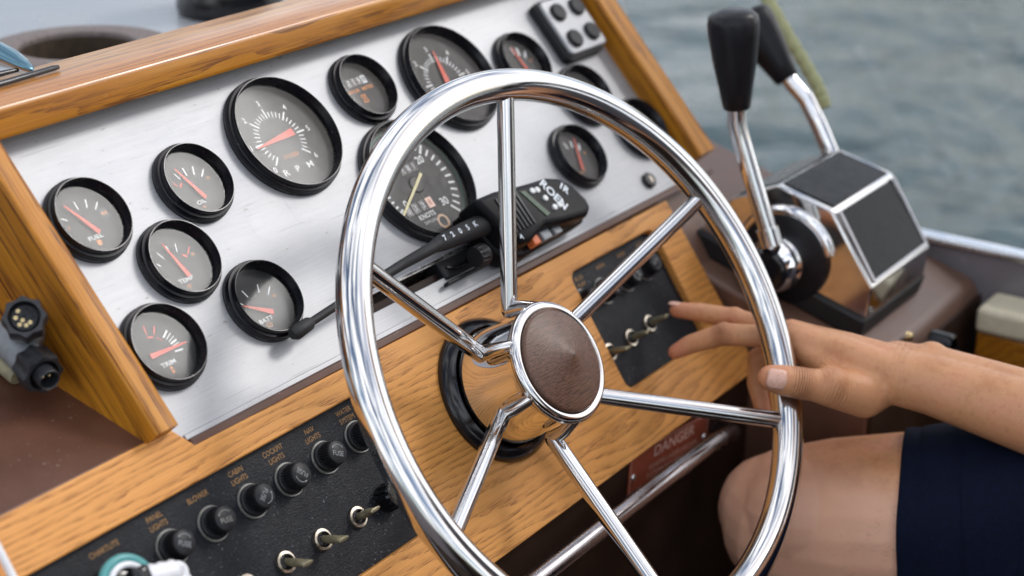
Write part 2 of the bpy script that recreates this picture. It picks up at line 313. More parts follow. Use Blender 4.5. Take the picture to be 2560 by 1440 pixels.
# ------------------------------------------------------------------ geometry helpers (millimetres in, metres out)
class MB:
    """collects boxes, tubes, lathes and prisms; build() links them as one mesh object"""
    def __init__(self): self.bm = bmesh.new()
    def raw(self, verts, faces, M=None):
        vs = [self.bm.verts.new((M @ Vector(v)) if M else Vector(v)) for v in verts]
        for f in faces:
            try: self.bm.faces.new([vs[i] for i in f])
            except ValueError: pass
        return self
    def box(self, x0, x1, y0, y1, z0, z1, M=None):
        v = [(x, y, z) for x in (x0, x1) for y in (y0, y1) for z in (z0, z1)]
        return self.raw(v, [(0, 1, 3, 2), (4, 6, 7, 5), (0, 4, 5, 1), (2, 3, 7, 6), (0, 2, 6, 4), (1, 5, 7, 3)], M)
    def lathe(self, prof, n=48, M=None, teeth=None):
        """profile (r, z) turned about z; teeth = (count, depth, z0, z1) makes the wall ribbed between z0 and z1"""
        vs, fs, rings = [], [], []
        for r, z in prof:
            if r < 1e-6:
                rings.append([len(vs)]); vs.append((0, 0, z)); continue
            ring = []
            for k in range(n):
                a = 2 * PI * k / n; rr = r
                if teeth and teeth[2] <= z <= teeth[3] and (k % (n // teeth[0])) < (n // teeth[0]) / 2: rr -= teeth[1]
                ring.append(len(vs)); vs.append((rr * math.cos(a), rr * math.sin(a), z))
            rings.append(ring)
        for A, B in zip(rings, rings[1:]):
            for k in range(n):
                k2 = (k + 1) % n
                if len(A) == 1 and len(B) == 1: continue
                if len(A) == 1: fs.append((A[0], B[k], B[k2]))
                elif len(B) == 1: fs.append((A[k], B[0], A[k2]))
                else: fs.append((A[k], B[k], B[k2], A[k2]))
        return self.raw(vs, fs, M)
    def tube(self, pts, rad, n=16, caps=True, M=None, flat=None):
        pts = [Vector(p) for p in pts]
        if not isinstance(rad, (list, tuple)): rad = [rad] * len(pts)
        vs, fs = [], []
        t0 = (pts[1] - pts[0]).normalized()
        nrm = t0.orthogonal().normalized() if flat is None else (Vector(flat) - t0 * t0.dot(Vector(flat))).normalized()
        for i, p in enumerate(pts):
            t = (pts[min(i + 1, len(pts) - 1)] - pts[max(i - 1, 0)]).normalized()
            nrm = (nrm - t * t.dot(nrm)).normalized(); bi = t.cross(nrm)
            r = rad[i]; ra, rb = r if isinstance(r, (list, tuple)) else (r, r)
            for k in range(n):
                a = 2 * PI * k / n
                vs.append(p + nrm * (ra * math.cos(a)) + bi * (rb * math.sin(a)))
        for i in range(len(pts) - 1):
            for k in range(n):
                k2 = (k + 1) % n
                fs.append((i * n + k, i * n + k2, (i + 1) * n + k2, (i + 1) * n + k))
        if caps:
            fs.append(tuple(reversed(range(n)))); fs.append(tuple(range((len(pts) - 1) * n, len(pts) * n)))
        return self.raw(vs, fs, M)
    def torus(self, R, r, n=96, m=24, M=None, a0=0, a1=2 * PI):
        full = abs(a1 - a0 - 2 * PI) < 1e-6; vs, fs = [], []; cnt = n if full else n + 1
        for i in range(cnt):
            a = a0 + (a1 - a0) * i / n
            for k in range(m):
                b_ = 2 * PI * k / m; rr = R + r * math.cos(b_)
                vs.append((rr * math.cos(a), rr * math.sin(a), r * math.sin(b_)))
        for i in range(n):
            j = (i + 1) % cnt
            for k in range(m):
                k2 = (k + 1) % m; fs.append((i * m + k, j * m + k, j * m + k2, i * m + k2))
        return self.raw(vs, fs, M)
    def prism(self, poly, z0, z1, M=None):
        n = len(poly); vs = [(x, y, z0) for x, y in poly] + [(x, y, z1) for x, y in poly]
        fs = [tuple(reversed(range(n))), tuple(range(n, 2 * n))] + [(i, (i + 1) % n, n + (i + 1) % n, n + i) for i in range(n)]
        return self.raw(vs, fs, M)
    def disc(self, r, z, n=48, M=None, cx=0, cy=0):
        return self.raw([(cx + r * math.cos(2 * PI * k / n), cy + r * math.sin(2 * PI * k / n), z) for k in range(n)], [tuple(range(n))], M)
    def stroke(self, x0, y0, x1, y1, w0, w1=None, z=0.6):
        w1 = w0 if w1 is None else w1
        d = Vector((x1 - x0, y1 - y0)); n = Vector((-d.y, d.x)).normalized()
        return self.raw([(x0 + n.x * w0 / 2, y0 + n.y * w0 / 2, z), (x1 + n.x * w1 / 2, y1 + n.y * w1 / 2, z),
                         (x1 - n.x * w1 / 2, y1 - n.y * w1 / 2, z), (x0 - n.x * w0 / 2, y0 - n.y * w0 / 2, z)], [(3, 2, 1, 0)])
    def sphere(self, c, r, M=None, n=20):
        rx, ry, rz = r if isinstance(r, (list, tuple)) else (r, r, r)
        prof = [(math.sin(PI * k / 12), -math.cos(PI * k / 12)) for k in range(13)]
        prof[0] = (0, -1); prof[-1] = (0, 1)
        T = Matrix.Translation(Vector(c)) @ Matrix.Diagonal((rx, ry, rz, 1))
        return self.lathe(prof, n, (M @ T) if M else T)
    def build(self, name, mat, parent=None, M=None, smooth=True, bevel=0.0, seg=2, angle=40):
        bm = self.bm
        bmesh.ops.recalc_face_normals(bm, faces=bm.faces)
        bmesh.ops.scale(bm, vec=(S, S, S), verts=bm.verts)
        me = bpy.data.meshes.new(name); bm.to_mesh(me); bm.free()
        return link(name, me, mat, parent, M, smooth, bevel, seg, angle)
def link(name, me, mat, parent=None, M=None, smooth=True, bevel=0.0, seg=2, angle=40):
    o = bpy.data.objects.new(name, me); COL.objects.link(o)
    me.materials.clear(); me.materials.append(MATS[mat])
    if smooth:
        for p in me.polygons: p.use_smooth = True
        me.set_sharp_from_angle(angle=math.radians(angle))
    if bevel:
        md = o.modifiers.new('bevel', 'BEVEL'); md.width = bevel * S; md.segments = seg; md.limit_method = 'ANGLE'
        md.angle_limit = math.radians(35); md.harden_normals = False
    if parent: o.parent = parent
    if M is not None: o.matrix_local = scaled(M)
    return o
def scaled(M):
    M = M.copy(); M.translation = M.translation * S; return M
def tag(o, label, cat=None, group=None, kind=None):
    o['label'] = label
    if cat: o['category'] = cat
    if group: o['group'] = group
    if kind: o['kind'] = kind
    return o
def thing(name, label, cat, M=None, group=None):
    o = bpy.data.objects.new(name, None); COL.objects.link(o); o.empty_display_size = 0.02
    if M is not None: o.matrix_world = scaled(M)
    return tag(o, label, cat, group)
def frame(o, x, y, z):
    x, y, z, o = Vector(x), Vector(y), Vector(z), Vector(o)
    return Matrix(((x.x, y.x, z.x, o.x), (x.y, y.y, z.y, o.y), (x.z, y.z, z.z, o.z), (0, 0, 0, 1)))
def T(x, y, z=0): return Matrix.Translation((x, y, z))
def RZ(a): return Matrix.Rotation(math.radians(a), 4, 'Z')
TXT = {}
def text_mesh(s, size, bold=0.0):
    key = (s, size, bold)
    if key not in TXT:
        c = bpy.data.curves.new('t', 'FONT'); c.body = s; c.size = size * S; c.align_x = 'CENTER'; c.align_y = 'CENTER'
        c.resolution_u = 3; c.offset = bold * S
        o = bpy.data.objects.new('t', c); COL.objects.link(o)
        dg = bpy.context.evaluated_depsgraph_get()
        TXT[key] = bpy.data.meshes.new_from_object(o.evaluated_get(dg))
        bpy.data.objects.remove(o); bpy.data.curves.remove(c)
    return TXT[key]
def text(parent, s, x, y, size, mat, z=0.6, rot=0, bold=0.0, sx=1.0, name='lettering', M=None):
    me = text_mesh(s, size, bold).copy(); me.name = name
    K = T(x, y, z) @ RZ(rot) @ Matrix.Diagonal((sx, 1, 1, 1))
    return link(name, me, mat, parent, (M @ K) if M else K, smooth=False)
def fill_curve(name, outer, holes, z0, z1, mat, parent, M, bevel=0.8):
    """a board with cut-outs"""
    c = bpy.data.curves.new(name, 'CURVE'); c.dimensions = '2D'; c.fill_mode = 'BOTH'
    for loop in [outer] + holes:
        s = c.splines.new('POLY'); s.points.add(len(loop) - 1); s.use_cyclic_u = True
        for p, (x, y) in zip(s.points, loop): p.co = (x * S, y * S, 0, 1)
    c.extrude = (z1 - z0) / 2 * S - bevel * S; c.bevel_depth = bevel * S; c.bevel_resolution = 2; c.offset = -bevel * S
    o = bpy.data.objects.new(name, c); COL.objects.link(o)
    me = bpy.data.meshes.new_from_object(o.evaluated_get(bpy.context.evaluated_depsgraph_get()))
    bpy.data.objects.remove(o); bpy.data.curves.remove(c)
    return link(name, me, mat, parent, M @ T(0, 0, (z0 + z1) / 2), True, angle=35)
def rrect(x0, x1, y0, y1, r, n=6):
    out = []
    for cx, cy, a in ((x1 - r, y1 - r, 0), (x0 + r, y1 - r, 90), (x0 + r, y0 + r, 180), (x1 - r, y0 + r, 270)):
        for k in range(n + 1):
            t = math.radians(a + 90 * k / n); out.append((cx + r * math.cos(t), cy + r * math.sin(t)))
    return out

# frames: F1 = sloping instrument plate (x right along the dash, y up the plate, z towards the driver)
#         F2 = steeper switch board below it
N1 = Vector((0, -0.74601, 0.66593)); V1 = Vector((0, 0.66593, 0.74601))
e2 = math.radians(34); N2 = Vector((0, -math.cos(e2), math.sin(e2))); V2 = Vector((0, math.sin(e2), math.cos(e2)))
F1 = frame((0, 0, 0), (1, 0, 0), V1, N1)
O2 = Vector((0, -82, -84)); F2 = frame(O2, (1, 0, 0), V2, N2)
def P1(u, v, h=0): return F1 @ Vector((u, v, h))
def P2(u, v, h=0): return F2 @ Vector((u, v, h))

# ------------------------------------------------------------------ setting: water, deck, sole, added cockpit walls
w = MB(); w.raw([(-900000, -900000, -950), (900000, -900000, -950), (900000, 900000, -950), (-900000, 900000, -950)], [(0, 1, 2, 3)])
o = w.build('water', 'lake_water', smooth=False); o['kind'] = 'structure'
sole = MB(); sole.box(-1500, 640, -1500, -120, -930, -900)
o = sole.build('cockpit_floor', 'floor_carpet', smooth=False); o['kind'] = 'structure'

ph = MB(); ph.box(-1512, -1500, -1500, 140, -950, -182); ph.box(-1516, -1496, -1500, 140, -182, -172)  # out-of-view port side, added to darken what the chrome reflects
o = ph.build('unseen_port_side', 'hull_grey', smooth=False); o['kind'] = 'structure'
tr_ = MB(); tr_.box(-1500, 640, -1512, -1500, -950, -120)  # out-of-view aft wall, added for darker reflections in the wheel
o = tr_.build('unseen_aft_wall', 'dark_fascia', smooth=False); o['kind'] = 'structure'

# ------------------------------------------------------------------ helm console
console = thing('helm_console', 'wooden boat helm console with brushed metal instrument plate and oak switch board', 'console', frame((0, 0, -900), (1, 0, 0), (0, 1, 0), (0, 0, 1)))
CI = T(0, 0, 900)                                 # back to world millimetres inside the console
def cpart(mb, name, mat, M=None, **k): return mb.build(name, mat, console, CI @ M if M is not None else CI, **k)

# instrument plate with the tray slot low in the middle
slot = rrect(-90, 150, -92, -79, 3)
fill_curve('instrument_plate', [(-279, -111), (400, -111), (400, 132), (-300, 132), (-300, -98), (-286, -99)], [slot], -2.0, 0.0, 'brushed_aluminium', console, CI @ F1, 0.5)
cpart(MB().box(-95, 155, -96, -75, -30, -27), 'tray_back', 'dark_fascia', F1, smooth=False)
lip = MB().box(-95, 155, -79.5, -76, -26, 1.6); cpart(lip, 'tray_lip', 'trim_metal', F1, bevel=0.6)
cpart(MB().box(-278, 398, -112.0, -108.0, 0.1, 1.4), 'edge_trim', 'brushed_aluminium', F1, bevel=0.5)
cpart(MB().box(-285, 402, -115.6, -113.2, -8, -2.5), 'shadow_gap', 'black_rubber', F1, smooth=False)
cpart(MB().box(-276, 420, -2, 5.0, -14, -4.0), 'vinyl_strip', 'brown_vinyl', F2, bevel=1.5)
# top board and the two side boards
tb = MB()
prof = [(82, 98.4), (64.6, 98.4), (63.0, 98.9), (62.3, 100.4), (62.2, 102), (62.2, 117.4), (62.6, 118.9), (63.6, 120.0), (65.4, 120.5), (123, 120.5), (125, 119.5), (125.5, 117), (125.5, 101), (123, 98.4)]
n = len(prof)
vs = [(x, y, z) for x in (-700, 445) for y, z in prof]
tb.raw(vs, [tuple(range(n)), tuple(reversed(range(n, 2 * n)))] + [(i, n + i, n + (i + 1) % n, (i + 1) % n) for i in range(n)])
cpart(tb, 'top_board', 'varnished_teak_long', angle=30)
def side_board(u0, u1, vb):
    sb = MB(); r = 3.5; out = []
    for k in range(7): a = PI * k / 12; out.append((u0 + r - r * math.cos(a), 23 - r + r * math.sin(a)))
    for k in range(7): a = PI / 2 - PI * k / 12; out.append((u1 - r + r * math.cos(a), 23 - r + r * math.sin(a)))
    out += [(u1, -70), (u0, -70)]; nn = len(out)
    vs = [(u, v, h) for v in (vb, 116) for u, h in out]
    sb.raw(vs, [tuple(range(nn)), tuple(reversed(range(nn, 2 * nn)))] + [(i, (i + 1) % nn, nn + (i + 1) % nn, nn + i) for i in range(nn)])
    return cpart(sb, 'side_board', 'varnished_teak_up', F1, angle=35)
side_board(-311, -292, -103); side_board(384, 413, -101)
# oak switch board with two cut-outs, recessed black plates
hl = rrect(-470, -122, -132, -22, 5); hr = rrect(147, 283, -130, -20, 9)
fill_curve('switch_board', [(-560, 16), (-289, 16), (-277, -0.5), (322, -4), (330, -180), (-560, -180)], [hl, hr], -13, 0, 'oak', console, CI @ F2, 1.2)
cpart(MB().box(-475, -117, -137, -17, -10, -7), 'switch_plate', 'leatherette', F2, smooth=False)
cpart(MB().box(142, 290, -136, -14, -10, -7), 'switch_plate', 'leatherette', F2, smooth=False)
# vinyl shelf beside the console, fascia under it, side ledge that carries the throttle
sh = MB(); y0, z0 = -73.5, -71
sh.raw([(-700, y0, z0), (-300, y0, z0), (-300, 160, -20), (-700, 160, -20), (-700, y0, z0 - 12), (-300, y0, z0 - 12), (-300, 160, -40), (-700, 160, -40)],
       [(0, 1, 2, 3), (7, 6, 5, 4), (0, 4, 5, 1), (1, 5, 6, 2), (2, 6, 7, 3), (3, 7, 4, 0)])
cpart(sh, 'vinyl_shelf', 'brown_vinyl', bevel=2)
fa = MB(); b0 = P2(0, -178, -9)
fa.box(-700, 600, b0.y + 2, b0.y + 14, -900, b0.z + 4)
cpart(fa, 'fascia', 'dark_fascia', smooth=False)
cpart(MB().box(-560, 330, -180, 30, -40, -14.5, F2), 'board_backing', 'dark_fascia', smooth=False)
lg = MB(); sl_ = 0.3
def lz(y): return -198 + sl_ * (y + 259)
X0, X1 = 334, 592
pr = [(-292, lz(-292) - 10), (-288, lz(-288) - 3), (-280, lz(-280)), (130, lz(130)), (130, -600), (-292, -600)]
nn = len(pr); vs = [(x, y, z) for x in (X0, X1) for y, z in pr]
lg.raw(vs, [tuple(range(nn)), tuple(reversed(range(nn, 2 * nn)))] + [(i, (i + 1) % nn, nn + (i + 1) % nn, nn + i) for i in range(nn)])
cpart(lg, 'side_ledge', 'ledge_vinyl', bevel=4.5, seg=4)
cpart(MB().box(333, 593.5, -295, -292.4, -600, -222), 'ledge_front_shade', 'dark_fascia', smooth=False)  # dark sheet over the ledge front: the shade there is put into its colour
cpart(MB().box(322, 420, -150, 10, -60, -16, F2), 'ledge_return', 'ledge_vinyl', bevel=2)

# fore deck with a round lined hatch
dk = thing('fore_deck', 'pale grey gelcoat deck behind the wooden top board', None, frame((0, 500, 40), (1, 0, 0), (0, 1, 0), (0, 0, 1)))
dk['kind'] = 'structure'
HC = (62, 396)
hole = [(HC[0] + 54 * math.cos(2 * PI * k / 48), HC[1] - 500 + 54 * math.sin(2 * PI * k / 48)) for k in range(48)]
fill_curve('deck_plate', [(-900, -346), (425, -346), (425, 700), (-900, 700)], [hole], -12, 0, 'gelcoat', dk, Matrix.Identity(4), 0.4)
cup = thing('round_hatch', 'round brown carpet-rimmed opening in the grey deck behind the top board', 'hatch', frame((HC[0], HC[1], 40), (1, 0, 0), (0, 1, 0), (0, 0, 1)))
MB().lathe([(53.0, -3), (53.0, 0.5), (54.6, 2.2), (64, 2.6), (80, 1.6), (86, 0.3)], 64).build('rim', 'carpet_rim', cup)
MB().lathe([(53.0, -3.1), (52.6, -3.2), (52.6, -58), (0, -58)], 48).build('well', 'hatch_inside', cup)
cp = thing('compass', 'black dome-shaped instrument standing on the grey deck behind the top board', 'compass', frame((252, 385, 40), (1, 0, 0), (0, 1, 0), (0, 0, 1)))
MB().lathe([(0, 0.4), (52, 0.4), (54, 8), (50, 30), (46, 40)], 40).build('base', 'black_gloss', cp)
MB().lathe([(45, 40), (44, 60), (36, 82), (20, 96), (0, 100)], 40).build('dome', 'black_gloss', cp)

# ------------------------------------------------------------------ gauges
def bezel_profile(ri, big):
    ro = ri + 2.6
    return [(ri, 0.3), (ri, 5.4), (ri + 0.2, 5.8), (ri + 1.3, 10.8), (ri + 1.7, 11.5), (ro - 0.4, 11.5), (ro, 10.9),
            (ro, 7.2), (ro + 0.15, 6.8), (ro + 2.0, 6.5), (ro + 2.5, 5.9), (ro + 2.6, 2.4), (ro + 2.7, 2.0), (ro + 3.1, 1.8), (ro + 3.2, 0.05)]
def gauge(u, v, label, ri=25.8, name='gauge'):
    g = thing(name, label, 'gauge', F1 @ T(u, v, 0.1), 'round gauges in the metal instrument plate')
    big = ri > 30; n = 72 if big else 56
    MB().lathe(bezel_profile(ri, big), n).build('bezel', 'bezel_black', g)
    MB().disc(ri + 0.2, 0.35, n).build('dial', 'dial_face', g, smooth=False)
    MB().lathe([(0, 5.7), (ri * 0.6, 5.65), (ri, 5.4)], n).build('glass', 'gauge_glass', g)
    return g
def marks(g, strokes, mat, w=0.9, name='tick_marks', z=0.6):
    mb = MB()
    for s in strokes: mb.stroke(*s[:4], s[4] if len(s) > 4 else w, z=z)
    return mb.build(name, mat, g, smooth=False)
def needle(g, tip, base, w=3.6, mat='print_red', wt=0.9):
    mb = MB(); t, b_ = Vector(tip), Vector(base); d = (t - b_).normalized(); nr = Vector((-d.y, d.x))
    pts = [b_ + nr * w / 2, b_ - nr * w / 2, t - nr * wt / 2, t + nr * wt / 2]
    mb.prism([(p.x, p.y) for p in pts], 1.9, 2.5)
    return mb.build('needle', mat, g, smooth=False)

g = gauge(-251, 50, 'small round fuel gauge nearest the left side board, marked FUEL')
marks(g, [(-0.7, 16, -0.9, 9.7), (8.6, 14.8, 6.2, 8.7), (16.3, 10.5, 11.4, 5.8), (-16.8, 7.8, -13.4, 4.9)], 'print_white')
needle(g, (-10.8, 15.3), (2.9, -10.6)); text(g, 'FUEL', -1.0, -12.4, 4.6, 'print_white', sx=1.25, bold=0.07)
MB().box(12.8, 19.6, -2.2, 5.0, 0.45, 0.55).build('tape_patch', 'tape', g, smooth=False)
text(g, '4/4', 16.2, 1.4, 4.4, 'print_orange', bold=0.05); text(g, 'E', -15.6, -0.4, 3.4, 'print_orange')
mb = MB(); mb.box(-2.2, 0.6, -18.6, -14.6, .5, .6); mb.stroke(1.2, -18.4, 1.2, -15.0, .5); mb.stroke(0.6, -15.2, 1.9, -16.2, .5); mb.build('symbol', 'print_orange', g, smooth=False)

g = gauge(-154, 49, 'small round oil pressure gauge above the temperature gauge, marked OIL')
marks(g, [(0.6, 13.9, 0.4, 7.4), (9.6, 12.6, 6.8, 6.3), (17.2, 7.9, 11.8, 3.1), (-8.9, 12.0, -6.8, 6.5)], 'print_white', 1.1)
marks(g, [(-14.3, 5.4, -12.3, 2.6), (-7.7, 3.7, -10.9, 0.9, 1.3)], 'print_red', 0.9, 'warning_marks')
needle(g, (-7.6, 14.6), (3.0, -13.0)); text(g, 'OIL', -1.4, -14.4, 4.4, 'print_white', sx=1.25, bold=0.07)
text(g, 'H', 16.5, 0.6, 3.8, 'print_orange', bold=0.05); marks(g, [(-2.2, -17.2, -0.8, -20.0), (-2.4, -18.6, 0.2, -18.4)], 'print_orange', 0.5, 'symbol')

g = gauge(-203.5, 0, 'small round temperature gauge in the middle of the left five gauges, marked TEMP')
marks(g, [(-1.2, 14.2, -1.5, 8.1), (6.7, 13.4, 4.3, 7.2), (-11.2, 11.9, -8.7, 6.2), (-16.6, 4.8, -14.4, 2.0)], 'print_white', 0.7)
marks(g, [(16.3, 7.7, 11.3, 3.1), (7.0, 4.1, 9.9, 1.5, 1.5)], 'print_red', 0.9, 'warning_marks')
needle(g, (-4.6, 16.2), (0.8, -12.1)); text(g, 'TEMP', -2.2, -13.3, 4.6, 'print_white', sx=1.2, bold=0.07)
text(g, 'H', 15.4, 1.6, 3.8, 'print_orange', bold=0.05); marks(g, [(-2.6, -16.4, -2.6, -20.2), (-4.6, -18.0, -0.4, -18.0)], 'print_orange', 0.6, 'symbol')

g = gauge(-254.5, -49.5, 'small round trim gauge lowest at the left side board, marked TRIM')
marks(g, [(11.3, 9.6, 5.5, 5.8, 1.3), (12.7, 6.9, 6.8, 3.9, .6), (13.3, 4.0, 7.5, 1.8, .5), (14.1, 1.3, 8.0, 0.0, 1.3), (14.4, -1.2, 8.5, -1.8, .6), (14.3, -6.5, 7.4, -5.8, 1.2)], 'print_white')
marks(g, [(-3.6, 18.6, -4.8, 12.5, 1.0), (4.0, 15.7, 0.5, 10.5, 1.0), (-5.8, 10.5, -1.3, 9.0, 1.1), (0.8, 7.6, 1.9, 6.7, .9), (2.6, 5.6, 3.4, 5.0, .8)], 'print_red', .8, 'warning_marks')
needle(g, (18.7, -3.4), (-13.0, -2.6), 3.8); text(g, 'TRIM', -2.2, -11.4, 4.6, 'print_white', sx=1.25, bold=0.07)
mb = MB(); mb.prism([(-3.4, -15.8), (-1.0, -15.8), (-1.0, -14.6), (-2.2, -13.2), (-3.4, -14.6)], .5, .6); mb.prism([(-3.4, -16.6), (-1.0, -16.6), (-1.0, -17.8), (-2.2, -19.2), (-3.4, -17.8)], .5, .6); mb.build('symbol', 'print_orange', g, smooth=False)

g = gauge(-158, -49.5, 'small round battery gauge behind the tip of the radio antenna, marked BATT')
marks(g, [(-10.4, 13.4, -8.7, 7.3), (5.1, 13.1, 2.4, 7.1), (13.9, 7.9, 8.6, 3.1), (-18.2, 5.9, -16.1, 3.3)], 'print_white', 1.0)
needle(g, (-18.4, 2.8), (2.6, -10.2), 4.2); text(g, 'BATT', -5.8, -12.8, 4.6, 'print_white', sx=1.2, bold=0.07)
text(g, '16', 12.6, 0.8, 4.2, 'print_orange'); marks(g, [(-7.6, -15.6, -3.4, -15.6), (-7.6, -18.4, -3.4, -18.4), (-7.6, -15.6, -7.6, -18.4), (-3.4, -15.6, -3.4, -18.4), (-6.4, -17, -4.6, -17)], 'print_orange', 0.45, 'symbol')

def tacho(u, v, label, tip, base, numerals='0123456', name='tachometer'):
    g = gauge(u, v, label, 45.0, name)
    cx, cy = -2.5, -0.5
    mb = MB(); nmb = []
    a0, step = 224, -44.6
    for k in range(31):
        a = math.radians(a0 + step * k / 5); major = k % 5 == 0
        r0, r1 = (18.5, 27.0) if major else (18.8, 23.8)
        mb.stroke(cx + r0 * math.cos(a), cy + r0 * math.sin(a), cx + r1 * math.cos(a), cy + r1 * math.sin(a), 1.5 if major else 0.95)
    mb.build('tick_marks', 'print_white', g, smooth=False)
    for k in range(7):
        a = math.radians(a0 + step * k); text(g, numerals[k], cx + 31.5 * math.cos(a), cy + 31.5 * math.sin(a), 6.6, 'print_white', bold=0.1)
    needle(g, tip, base, 6.4)
    text(g, 'X1000', -2.5, -15.8, 5.2, 'print_orange', sx=1.15)
    for ch, x in zip('RPM', (-17.0, -4.2, 9.6)): text(g, ch, x, -27.4, 7.4, 'print_white', sx=1.25, bold=0.15)
    return g
tacho(-51, 59.5, 'large round tachometer left of the wheel rim reading about one, marked RPM', (-30.6, -2.4), (11.6, 1.2))
tacho(155.5, 59, 'large round tachometer behind the top of the steering wheel rim', (2.2, 27.5), (-4.2, -4.5))

g = gauge(54.5, 74, 'small round hour meter between the two large tachometers with digit windows', name='hour_meter')
for k, ch in enumerate('7198'):
    x = -8.7 + 6.1 * k
    MB().box(x - 2.5, x + 2.5, 5.4, 12.4, .45, .7).build('digit_window', 'black_gloss' if k < 3 else 'print_white', g, smooth=False)
    text(g, ch, x, 8.9, 6.2, 'print_white' if k < 3 else 'dial_face', z=.9)
text(g, 'HOUR', -8.2, 1.2, 4.2, 'print_orange', bold=.1, sx=1.1); text(g, 'METER', 8.4, 1.2, 4.2, 'print_orange', bold=.1, sx=1.1)
mb = MB(); mb.stroke(-4.4, -3.6, 1.2, -3.6, .8); mb.stroke(-4.4, -10.2, 1.2, -10.2, .8); mb.stroke(-3.8, -3.8, .6, -10, .8); mb.stroke(.6, -3.8, -3.8, -10, .8); mb.stroke(-4.2, -3.6, -4.2, -10.2, .6); mb.stroke(1, -3.6, 1, -10.2, .6); mb.build('symbol', 'print_orange', g, smooth=False)

g = gauge(50, -13, 'large round speedometer behind the left side of the wheel with pale needle', 50.0, 'speedometer')
mb = MB()
def spa(k): return math.radians(204 - 7.95 * k if k <= 20 else 45 - 9.6 * (k - 20))
for k in range(31):
    a = spa(k); major = k % 10 == 0; r0, r1 = (33, 42.5) if major else (34.5, 41.5)
    mb.stroke(-1 + r0 * math.cos(a), -3 + r0 * math.sin(a), -1 + r1 * math.cos(a), -3 + r1 * math.sin(a), 2.2 if major else 1.7)
mb.build('tick_marks', 'print_white', g, smooth=False)
MB().lathe([(46.2, .55), (47.8, .55)], 80).build('green_ring', 'print_green', g, smooth=False)
for ch, kk in (('0', 0), ('10', 10), ('20', 20), ('30', 30)):
    a = spa(kk); text(g, ch, -1 + 26.5 * math.cos(a), -3 + 26.5 * math.sin(a), 9.4, 'print_white', bold=.2)
needle(g, (-40.4, -23.5), (8.5, 4.8), 2.6, 'needle_yellow', 1.8)
MB().lathe([(0, 1.7), (6.5, 1.6), (7.5, .6)], 28, T(-2, -2)).build('needle_boss', 'black_plastic', g)
for k, ch in enumerate('781'):
    x = -7 + 7.2 * k
    MB().box(x - 3, x + 3, 9, 16.6, .45, .7).build('digit_window', 'black_gloss', g, smooth=False); text(g, ch, x, 12.8, 6.6, 'ink_white', z=.9)
for k, ch in enumerate('3338'):
    x = -27 + 9.1 * k
    MB().box(x - 3.6, x + 3.6, -24, -15, .45, .7).build('digit_window', 'black_gloss' if k < 3 else 'nail', g, smooth=False); text(g, ch, x, -19.6, 7.4, 'ink_white' if k < 3 else 'danger_red', z=.9)
MB().lathe([(4.2, .56), (6.4, .56)], 28, T(2, -38)).build('rust_ring', 'tortoise', g, smooth=False)
text(g, 'KNOTS', -11, -28.5, 6.0, 'print_white', bold=.12); text(g, 'SUM LOG', -11, -34, 3.6, 'print_white')

g = gauge(254, 48.5, 'small round gauge with red needle beside the four-button chrome alarm box')
marks(g, [(9.0, 16.5, 7.0, 8.5, 2.2), (17.5, 11.0, 12.5, 5.0, 2.2), (1.0, 18, .8, 11, 1.6)], 'print_white'); needle(g, (0.5, 18.0), (3.0, -9.0), 3.2); text(g, 'H', 17.5, 1.0, 4.0, 'print_orange', bold=.1); text(g, 'OIL', 0, -14, 4.6, 'print_white', sx=1.2)
g = gauge(247, -49, 'small round gauge with red needle above the handheld radio, lower right')
marks(g, [(15.0, 10.5, 11.0, 4.5, 2.0), (6.5, 15.5, 4.5, 9.5, 1.8), (-3, 16.5, -2.5, 10, 1.4)], 'print_white'); needle(g, (11.0, 16.5), (-3.0, -12.5), 3.2); text(g, 'H', 15.5, 0.5, 4.0, 'print_orange', bold=.1); text(g, 'BATT', -4, -14.5, 4.4, 'print_orange', sx=1.2)
g = gauge(308, 0, 'small round gauge half hidden by the wheel rim below the alarm box')
marks(g, [(-8, 14, -6, 8), (3, 15, 2, 9), (13, 9, 9, 4)], 'print_white', 1.1); needle(g, (-6, 16), (1, -12)); text(g, 'TEMP', 0, -14, 4.4, 'print_white', sx=1.2)
g = gauge(353, -49.5, 'small round gauge farthest right, beside the right side board')
marks(g, [(-8, 14, -6, 8), (3, 15, 2, 9), (13, 9, 9, 4)], 'print_white', 1.1); needle(g, (12, 12), (-1, -12)); text(g, 'TRIM', 0, -14, 4.4, 'print_white', sx=1.2)

# alarm box with four round buttons
ab = thing('alarm_box', 'chrome rectangular box with four black round buttons at the top right of the plate', 'control box', F1 @ T(343, 66, 0.1))
MB().prism(rrect(-33, 29, -33, 31, 7), 0, 9).build('rubber_base', 'black_rubber', ab, bevel=1)
MB().prism(rrect(-30, 29.5, -29.5, 28.5, 5), 9, 14).build('face_plate', 'brushed_aluminium', ab, bevel=1.6, seg=3)
for x, y in ((-14.5, 13), (16, 13), (-17 + 2, -15.8), (15, -14.6)):
    bt = MB().lathe([(9, 14.05), (9, 16.6), (8, 18), (0, 18.6)], 28, T(x, y)).build('button', 'black_rubber', ab)
lk = thing('panel_lock', 'small black round key lock low on the right of the metal plate', 'lock', F1 @ T(321, -97, 0.1))
MB().lathe([(7.6, 0), (7.6, 3), (6.4, 4.4), (0, 4.4)], 28).build('barrel', 'black_gloss', lk)
MB().box(-0.7, 0.7, -3, 3, 4.45, 4.7).build('keyhole', 'nickel', lk, smooth=False)

